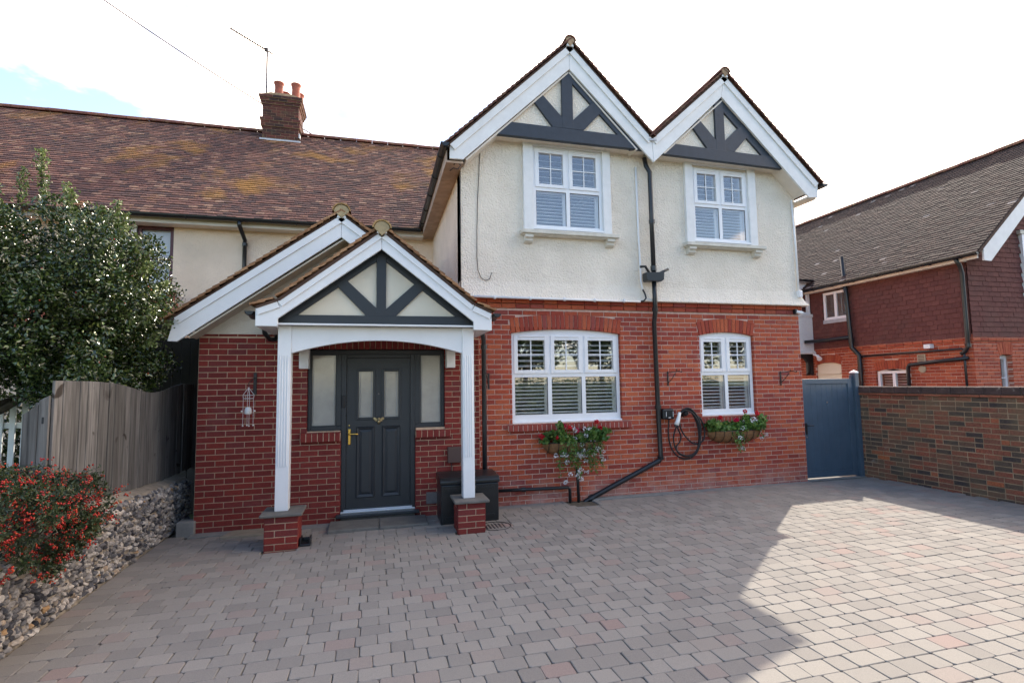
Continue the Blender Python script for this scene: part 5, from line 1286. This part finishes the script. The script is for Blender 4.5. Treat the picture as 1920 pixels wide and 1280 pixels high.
# ------------------------------------------------------------------ hayrack baskets
def hayrack(label, x0, x1, z, seed, reds, whites, trail):
    t = thing('wall_basket', label, 'planter', ((x0+x1)/2, -.1, z-.2), None)
    r = np.random.default_rng(seed); n = 14; cx = (x0+x1)/2; hw = (x1-x0)/2
    mb = MB(); rows = 7
    for i in range(n+1):
        u = -1+2*i/n; e = math.sqrt(max(0, 1-abs(u)**3.2))
        for j in range(rows+1):
            a = math.pi/2*j/rows; mb.v.append((cx+u*hw*(.92+.08*math.cos(a)), -.012-(.21*math.cos(a))*(.35+.65*e), z-.20*math.sin(a)*(.35+.65*e)))
    for i in range(n):
        for j in range(rows): a = i*(rows+1)+j; mb.f.append((a, a+rows+1, a+rows+2, a+1))
    mb.build('coco_liner', COCO, t, smooth=True)
    w = MB(); w.tube([(x0, -.01, z+.005), (x0+.02, -.10, z+.005), (cx-hw*.7, -.20, z+.005), (cx, -.228, z+.005), (cx+hw*.7, -.20, z+.005), (x1-.02, -.10, z+.005), (x1, -.01, z+.005)], .006, 6); w.build('rim', IRON, t)
    for i in range(7):
        u = -.84+1.68*i/6; e = math.sqrt(max(0, 1-abs(u)**3.2))
        w = MB(); w.tube([(cx+u*hw, -.012-(.217*math.cos(math.pi/2*j/8))*(.35+.65*e), z-.207*math.sin(math.pi/2*j/8)*(.35+.65*e)) for j in range(9)], .005, 6); w.build('hoop', IRON, t)
    cs = []; rads = []
    for k in range(60):
        u = r.uniform(-1, 1); cs.append((cx+u*hw*1.0, -.13+r.normal()*.06, z+.03+abs(r.normal())*.055*(1.6 if u > .3 or u < -.3 else .8))); rads.append(r.uniform(.05, .09))
    P, O = clump_points(np.array(cs), rads, 34, r, .5); P[:, 1] = np.minimum(P[:, 1], -.015)
    sz = r.uniform(.035, .06, len(P)); leaf_object('geranium_leaves', P, sz, GERAN, t, .2, .95, .25, O, seed)
    tp = []; tm = MB()
    for (tx, tl, ty) in trail:
        p = Vector((tx, ty, z-.0)); pts = [p]
        for q in range(8): p = p+Vector((r.normal()*.012, r.normal()*.006-.004*(q < 3), -tl/8)); pts.append(p); 
        tm.tube(pts, .003, 4)
        for q in range(int(tl*170)): b_ = pts[r.integers(9)]; tp.append((b_.x+r.normal()*.025, min(b_.y+r.normal()*.025, -.012), b_.z+r.normal()*.03))
    tm.build('trailing_stems', GERAN, t); leaf_object('trailing_leaves', tp, r.uniform(.02, .042, len(tp)), GERAN, t, -.1, .7, .2, None, seed+1)
    for k, (fx, fz, pk) in enumerate(reds):
        fy = -.16+r.normal()*.03; s_ = MB(); s_.tube([(fx, fy+.03, z+.02), (fx, fy, fz-.01)], .003, 4); s_.build('flower_stem', GERAN, t)
        q = r.normal(size=(34, 3)); q /= np.linalg.norm(q, axis=1)[:, None]; leaf_object('red_flower', np.array([fx, fy, fz])+q*.026, np.full(34, .032), PINKF if pk else REDF, t, .2, .9, .2, q*2, seed+k)
    for k, (fx, fz) in enumerate(whites):
        fy = -.20+r.normal()*.03; m_ = 16; q = r.normal(size=(m_, 3)); q /= np.linalg.norm(q, axis=1)[:, None]
        s_ = MB(); s_.tube([(fx+r.normal()*.02, min(fy+.05, -.02), fz+.06), (fx, fy, fz)], .0025, 4); s_.build('flower_stem', GERAN, t)
        leaf_object('white_flower', np.array([fx, fy, fz])+q*np.array([.034, .02, .028]), np.full(m_, .026), WHITEF, t, 0, .8, .15, q, seed+30+k)
rw = random.Random(5)
w1_ = [(2.98+rw.gauss(0, .17), .78+rw.gauss(0, .14)) for _ in range(40)]+[(2.75, .33), (2.95, .40), (3.0, .36), (3.33, .68), (3.36, .76), (2.62, .72)]
hayrack('coco lined wall basket with long trail of white flowers under the three light window', 2.43, 3.42, .90, 21,
        [(2.40, 1.02, 0), (2.42, .99, 0), (2.63, .99, 0), (2.77, 1.15, 1), (2.83, 1.13, 0), (3.29, 1.20, 0), (3.35, 1.10, 0), (3.42, 1.09, 0), (2.98, 1.08, 1)], w1_,
        [(2.66+.035*k, rw.uniform(.15, .5), rw.uniform(-.26, -.16)) for k in range(20)])
w2_ = [(6.02+rw.gauss(0, .06), 1.11+rw.gauss(0, .03)) for _ in range(6)]+[(5.82, 1.02), (6.22, .95), (6.25, .90), (6.20, .83), (5.80, .88), (5.84, .85), (5.76, .87), (5.84, .70), (5.87, .68), (5.80, .69)]
hayrack('coco lined wall basket of geraniums under the two light window by the car charger', 5.28, 6.28, .97, 31,
        [(5.95, 1.28, 0), (6.19, 1.25, 0), (6.22, 1.24, 0), (5.51, 1.19, 0), (5.76, 1.14, 1), (5.79, 1.15, 1)], w2_, [(5.62, .2, -.22), (5.72, .28, -.24), (5.78, .3, -.22), (5.84, .24, -.2), (6.2, .15, -.2)])

# ------------------------------------------------------------------ small things on the walls and ground
def bracket(x, zt, Y, side, label, group=None):
    t = thing('hanging_bracket', label, 'bracket', (x, Y, zt-.22), group)
    B('back_plate', IRON, t, (x-.012, x+.012, Y-.012, Y-.001, zt-.24, zt), bevel=.003)
    MB().tube([(x, Y-.01, zt-.02), (x+side*.05, Y-.10, zt-.01), (x+side*.09, Y-.20, zt-.0), (x+side*.10, Y-.25, zt-.02), (x+side*.10, Y-.27, zt+.0)], .007, 6).build('arm', IRON, t)
    MB().tube([(x, Y-.012, zt-.19), (x+side*.03, Y-.07, zt-.13), (x+side*.06, Y-.14, zt-.03)], .006, 6).build('brace', IRON, t)
    MB().tube([(x+side*.07+.02*math.cos(a), Y-.16+.02*math.cos(a), zt+.02+.02*math.sin(a)) for a in np.linspace(0, 6.0, 12)], .004, 5).build('scroll', IRON, t)
bracket(1.64, 1.96, 0, -1, 'black iron hanging bracket on brickwork beside the porch downpipe')
bracket(4.63, 1.96, 0, 1, 'black iron hanging bracket above the car charger')
bracket(6.83, 1.94, 0, 1, 'black iron hanging bracket on brickwork beside the side gate')

LT = thing('candle_lantern', 'white wire hanging candle holder on the dark red entrance wall', 'lantern', (-1.56, -.28, 1.3))
B('wall_plate', IRON, LT, (-1.535, -1.495, EY-.02, EY-.001, 1.70, 1.99), bevel=.005)
MB().tube([(-1.515, EY-.01, 1.93), (-1.53, -.24, 1.90), (-1.56, -.30, 1.86), (-1.56, -.30, 1.81)], .006, 6).build('wall_arm', IRON, LT)
lc = Vector((-1.56, -.30, 0))
def ringm(z, rr, t_=.003): MB().tube([(lc.x+rr*math.cos(a), lc.y+rr*math.sin(a), z) for a in np.linspace(0, 2*math.pi, 17)[:-1]], t_, 5, close=True).build('ring', WCABLE, LT)
ringm(1.66, .062); ringm(1.70, .058)
ringm(1.80, .012)
for k in range(4):
    a = k*math.pi/2+.4; x_, y_ = lc.x+.06*math.cos(a), lc.y+.06*math.sin(a)
    MB().tube([(lc.x, lc.y, 1.795), (lc.x+.03*math.cos(a), lc.y+.03*math.sin(a), 1.755), (lc.x+.065*math.cos(a), lc.y+.065*math.sin(a), 1.705), (x_, y_, 1.665)], .003, 5).build('hood_wire', WCABLE, LT)
    MB().tube([(x_, y_, 1.66), (x_, y_, 1.32)], .0022, 5).build('chain', WCABLE, LT); balls('bead', [(x_, y_, 1.318)], [.010], CANDLE, LT, 2)
    balls('bead', [(lc.x+.075*math.cos(a), lc.y+.075*math.sin(a), 1.50)], [.011], CANDLE, LT, 2)
MB().lathe([(.02, 0), (.04, .004), (.043, .03), (.042, .06), (.034, .08), (.015, .09)], (lc.x, lc.y, 1.46), 16).build('candle_cup', CANDLE, LT, smooth=True)

EV = thing('car_charger', 'black wall mounted electric car charger with coiled cable', 'charger', (4.7, -.05, .6))
B('charger_box', BLACKP, EV, (4.455, 4.665, -.11, -.001, 1.19, 1.36), bevel=.025)
B('status_strip', WCABLE, EV, (4.51, 4.516, -.113, -.109, 1.235, 1.315), (4.635, 4.641, -.113, -.109, 1.235, 1.315), bevel=0)
B('logo_mark', WCABLE, EV, (4.555, 4.595, -.1125, -.1095, 1.214, 1.224), bevel=0)
k = MB(); k.lathe([(0, 0), (.055, 0), (.06, .02), (.045, .05), (.045, .09), (.03, .11), (0, .11)], (0, 0, 0), 16); k.v = [(4.885+v[0], -.001-v[2], 1.275+v[1]) for v in k.v]; k.build('cable_hook', BLACKP, EV, smooth=False)
MB().tube([(4.735, -.14, 1.30), (4.72, -.145, 1.24), (4.69, -.15, 1.16), (4.665, -.15, 1.10)], [.022, .026, .034, .038], 12).build('connector', CANDLE, EV, smooth=True)
MB().tube([(4.667, -.15, 1.104), (4.66, -.15, 1.075)], .034, 12).build('connector_cap', BLACKP, EV)
def cat(pts, n=8):
    P = [Vector(p) for p in pts]; P = [P[0]*2-P[1]]+P+[P[-1]*2-P[-2]]; out = []
    for i in range(1, len(P)-2):
        for k in range(n):
            t = k/n; out.append(.5*((2*P[i])+(-P[i-1]+P[i+1])*t+(2*P[i-1]-5*P[i]+4*P[i+1]-P[i+2])*t*t+(-P[i-1]+3*P[i]-3*P[i+1]+P[i+2])*t**3))
    return out+[P[-2]]
MB().tube(cat([(4.59, -.06, 1.19), (4.575, -.05, 1.0), (4.59, -.05, .82), (4.66, -.05, .66), (4.80, -.05, .56), (4.98, -.05, .56), (5.10, -.05, .70), (5.13, -.055, .92), (5.08, -.07, 1.14), (4.97, -.09, 1.30), (4.86, -.09, 1.325), (4.76, -.10, 1.27), (4.72, -.09, 1.08), (4.78, -.08, .92), (4.76, -.07, .82), (4.70, -.06, .74), (4.74, -.07, .64), (4.88, -.08, .585), (5.04, -.08, .62), (5.13, -.09, .78)]), .0125, 8).build('charging_cable', RUBBER, EV, smooth=True)
MB().tube(cat([(4.665, -.15, 1.075), (4.64, -.12, .98), (4.64, -.09, .84), (4.70, -.09, .68), (4.86, -.10, .60), (5.03, -.10, .66), (5.115, -.11, .86), (5.10, -.12, 1.08), (5.02, -.12, 1.24), (4.91, -.115, 1.32), (4.80, -.11, 1.30), (4.74, -.12, 1.14), (4.80, -.11, .97), (4.95, -.09, .82), (5.08, -.08, .78), (5.20, -.07, .84), (5.235, -.06, .98), (5.19, -.06, 1.14), (5.08, -.07, 1.25), (4.95, -.10, 1.315)]), .0125, 8).build('charging_cable', RUBBER, EV, smooth=True)
for k in range(4): MB().tube(cat([(4.84-.012*k, -.08-.01*k, 1.30+.012*k), (4.93, -.09-.01*k, 1.335+.008*k), (5.04+.008*k, -.085-.01*k, 1.24), (5.10+.01*k, -.08-.012*k, 1.06), (5.115+.008*k, -.08, .86)]), .0125, 8).build('charging_cable', RUBBER, EV, smooth=True)

sb = thing('storage_box', 'black lidded storage box standing behind the right porch pillar', 'box', (1.2, -.52, 0))
gzb = gz(1.2)
B('box_body', BLACKP, sb, (.835, 1.60, -.75, -.30, gzb, .50), bevel=.015)
mb = MB(); mb.prism([(-.77, .505), (-.77, .55), (-.72, .585), (-.45, .605), (-.29, .605), (-.29, .505)], .82, 1.615, 'x'); mb.build('lid', BLACKP, sb, bevel=.012)
B('panel_rib', BLACKP, sb, (.89, 1.545, -.755, -.748, .06, .10), (.89, 1.545, -.755, -.748, .42, .46), bevel=.002)

tag(B('step_slab', SLAB, None, (-.555, .06, -.70, -.245, -.06, .035), bevel=.012), 'left riven stone slab of the front door step', 'slab', None)
tag(B('step_slab', SLAB, None, (.066, .68, -.715, -.25, -.06, .036), bevel=.012), 'right riven stone slab of the front door step', 'slab', None)
tag(MB().prism([(-1.80, -.50), (-1.19, -.50), (-1.19, -.22), (-1.72, -.22)], -.06, .012, 'z').build('stone_flag', SLABB, None, bevel=.006), 'buff stone flag in the paving left of the porch pillar', 'slab')
mc = thing('drain_cover', 'round black drain cover set in the paving beside the right porch pillar', 'cover', (1.49, -1.02, 0))
MB().lathe([(.0, 0), (.175, 0), (.185, .006), (.20, .008), (.20, -.03)], (1.49, -1.02, gz(1.49)+.004), 28).build('rim', IRON, mc)
for k in range(6): MB().box(1.36+.045*k, 1.375+.045*k, -1.12, -.92, gz(1.49)+.0065, gz(1.49)+.012).build('rib', IRON, mc)
sp = thing('rain_shoe', 'small black plastic channel piece lying against the left porch pillar', 'channel', (-.74, -1.0, 0))
mb = MB(); mb.box(-.82, -.70, -1.14, -.98, -.03, .02); mb.box(-.82, -.80, -1.14, -.98, .02, .085); mb.box(-.72, -.70, -1.14, -.98, .02, .085); mb.build('channel', BLACKP, sp, bevel=.008)
B('channel_back', BLACKP, sp, (-.80, -.72, -1.0, -.98, .02, .06), bevel=.006)
cm = thing('security_camera', 'small white security camera under the roughcast at the gate corner of the house', 'camera', (7.22, -.1, 2.97))
B('camera_base', BLACKP, cm, (7.13, 7.18, -.10, -.04, 2.94, 3.03), bevel=.008); MB().tube([(7.16, -.09, 2.98), (7.25, -.14, 2.95)], .03, 10).build('camera_body', CANDLE, cm)

# ================================================================== ACROSS THE STREET (behind the camera, seen in the glass)
HG = bpy.data.objects
r = np.random.default_rng(77)
n = 26000; P = np.stack([r.uniform(-16, 20, n), -20+r.normal(size=n)*.45, r.uniform(-.1, 1.9, n)+.15*np.sin(r.uniform(0, 6, n))], 1)
tag(leaf_object('hedge', P, r.uniform(.10, .18, n), HEDGE, None, .2, .6, .2, None, 9), 'clipped green hedge on the far side of the road', 'hedge', kind='stuff')
for k, (x_, y_, h_, rr, lb) in enumerate(((-7, -25, 9.5, 3.6, 'broad street tree across the road opposite the fence'), (2.5, -28, 8.2, 3.2, 'rounded street tree across the road opposite the porch'), (9, -24.5, 7.6, 3.3, 'low street tree across the road opposite the wide window'), (15, -25, 8.6, 3.6, 'street tree across the road opposite the narrow window'), (22, -25, 8.8, 3.9, 'spreading street tree across the road opposite the garden wall'), (29, -26, 9.2, 4.2, 'largest street tree across the road beyond the garden wall'))):
    t = thing('street_tree', lb, 'tree', (x_, y_, -.1), 'trees across the road'); mb = MB(); rs = random.Random(k); branch(mb, (x_, y_, -.1), (0, 0, 1), h_*.5, .22, 0, rs)
    for q in range(6): branch(mb, (x_, y_, h_*.28+.25*q), (math.cos(q*1.1), math.sin(q*1.1), .7), rr*.8, .09, 1, rs)
    mb.build('trunk', BARK, t); cs = []; rads = []
    for q in range(90):
        d = r.normal(size=3); d /= np.linalg.norm(d); cs.append(np.array([x_, y_, h_*.62])+d*np.array([rr, rr, h_*.36])*(.35+.6*r.random())); rads.append(r.uniform(.5, .9))
    P, O = clump_points(np.array(cs), rads, 110, r, .5); leaf_object('crown', P, r.uniform(.14, .24, len(P)), HEDGE, t, .2, .6, .2, O, 50+k)
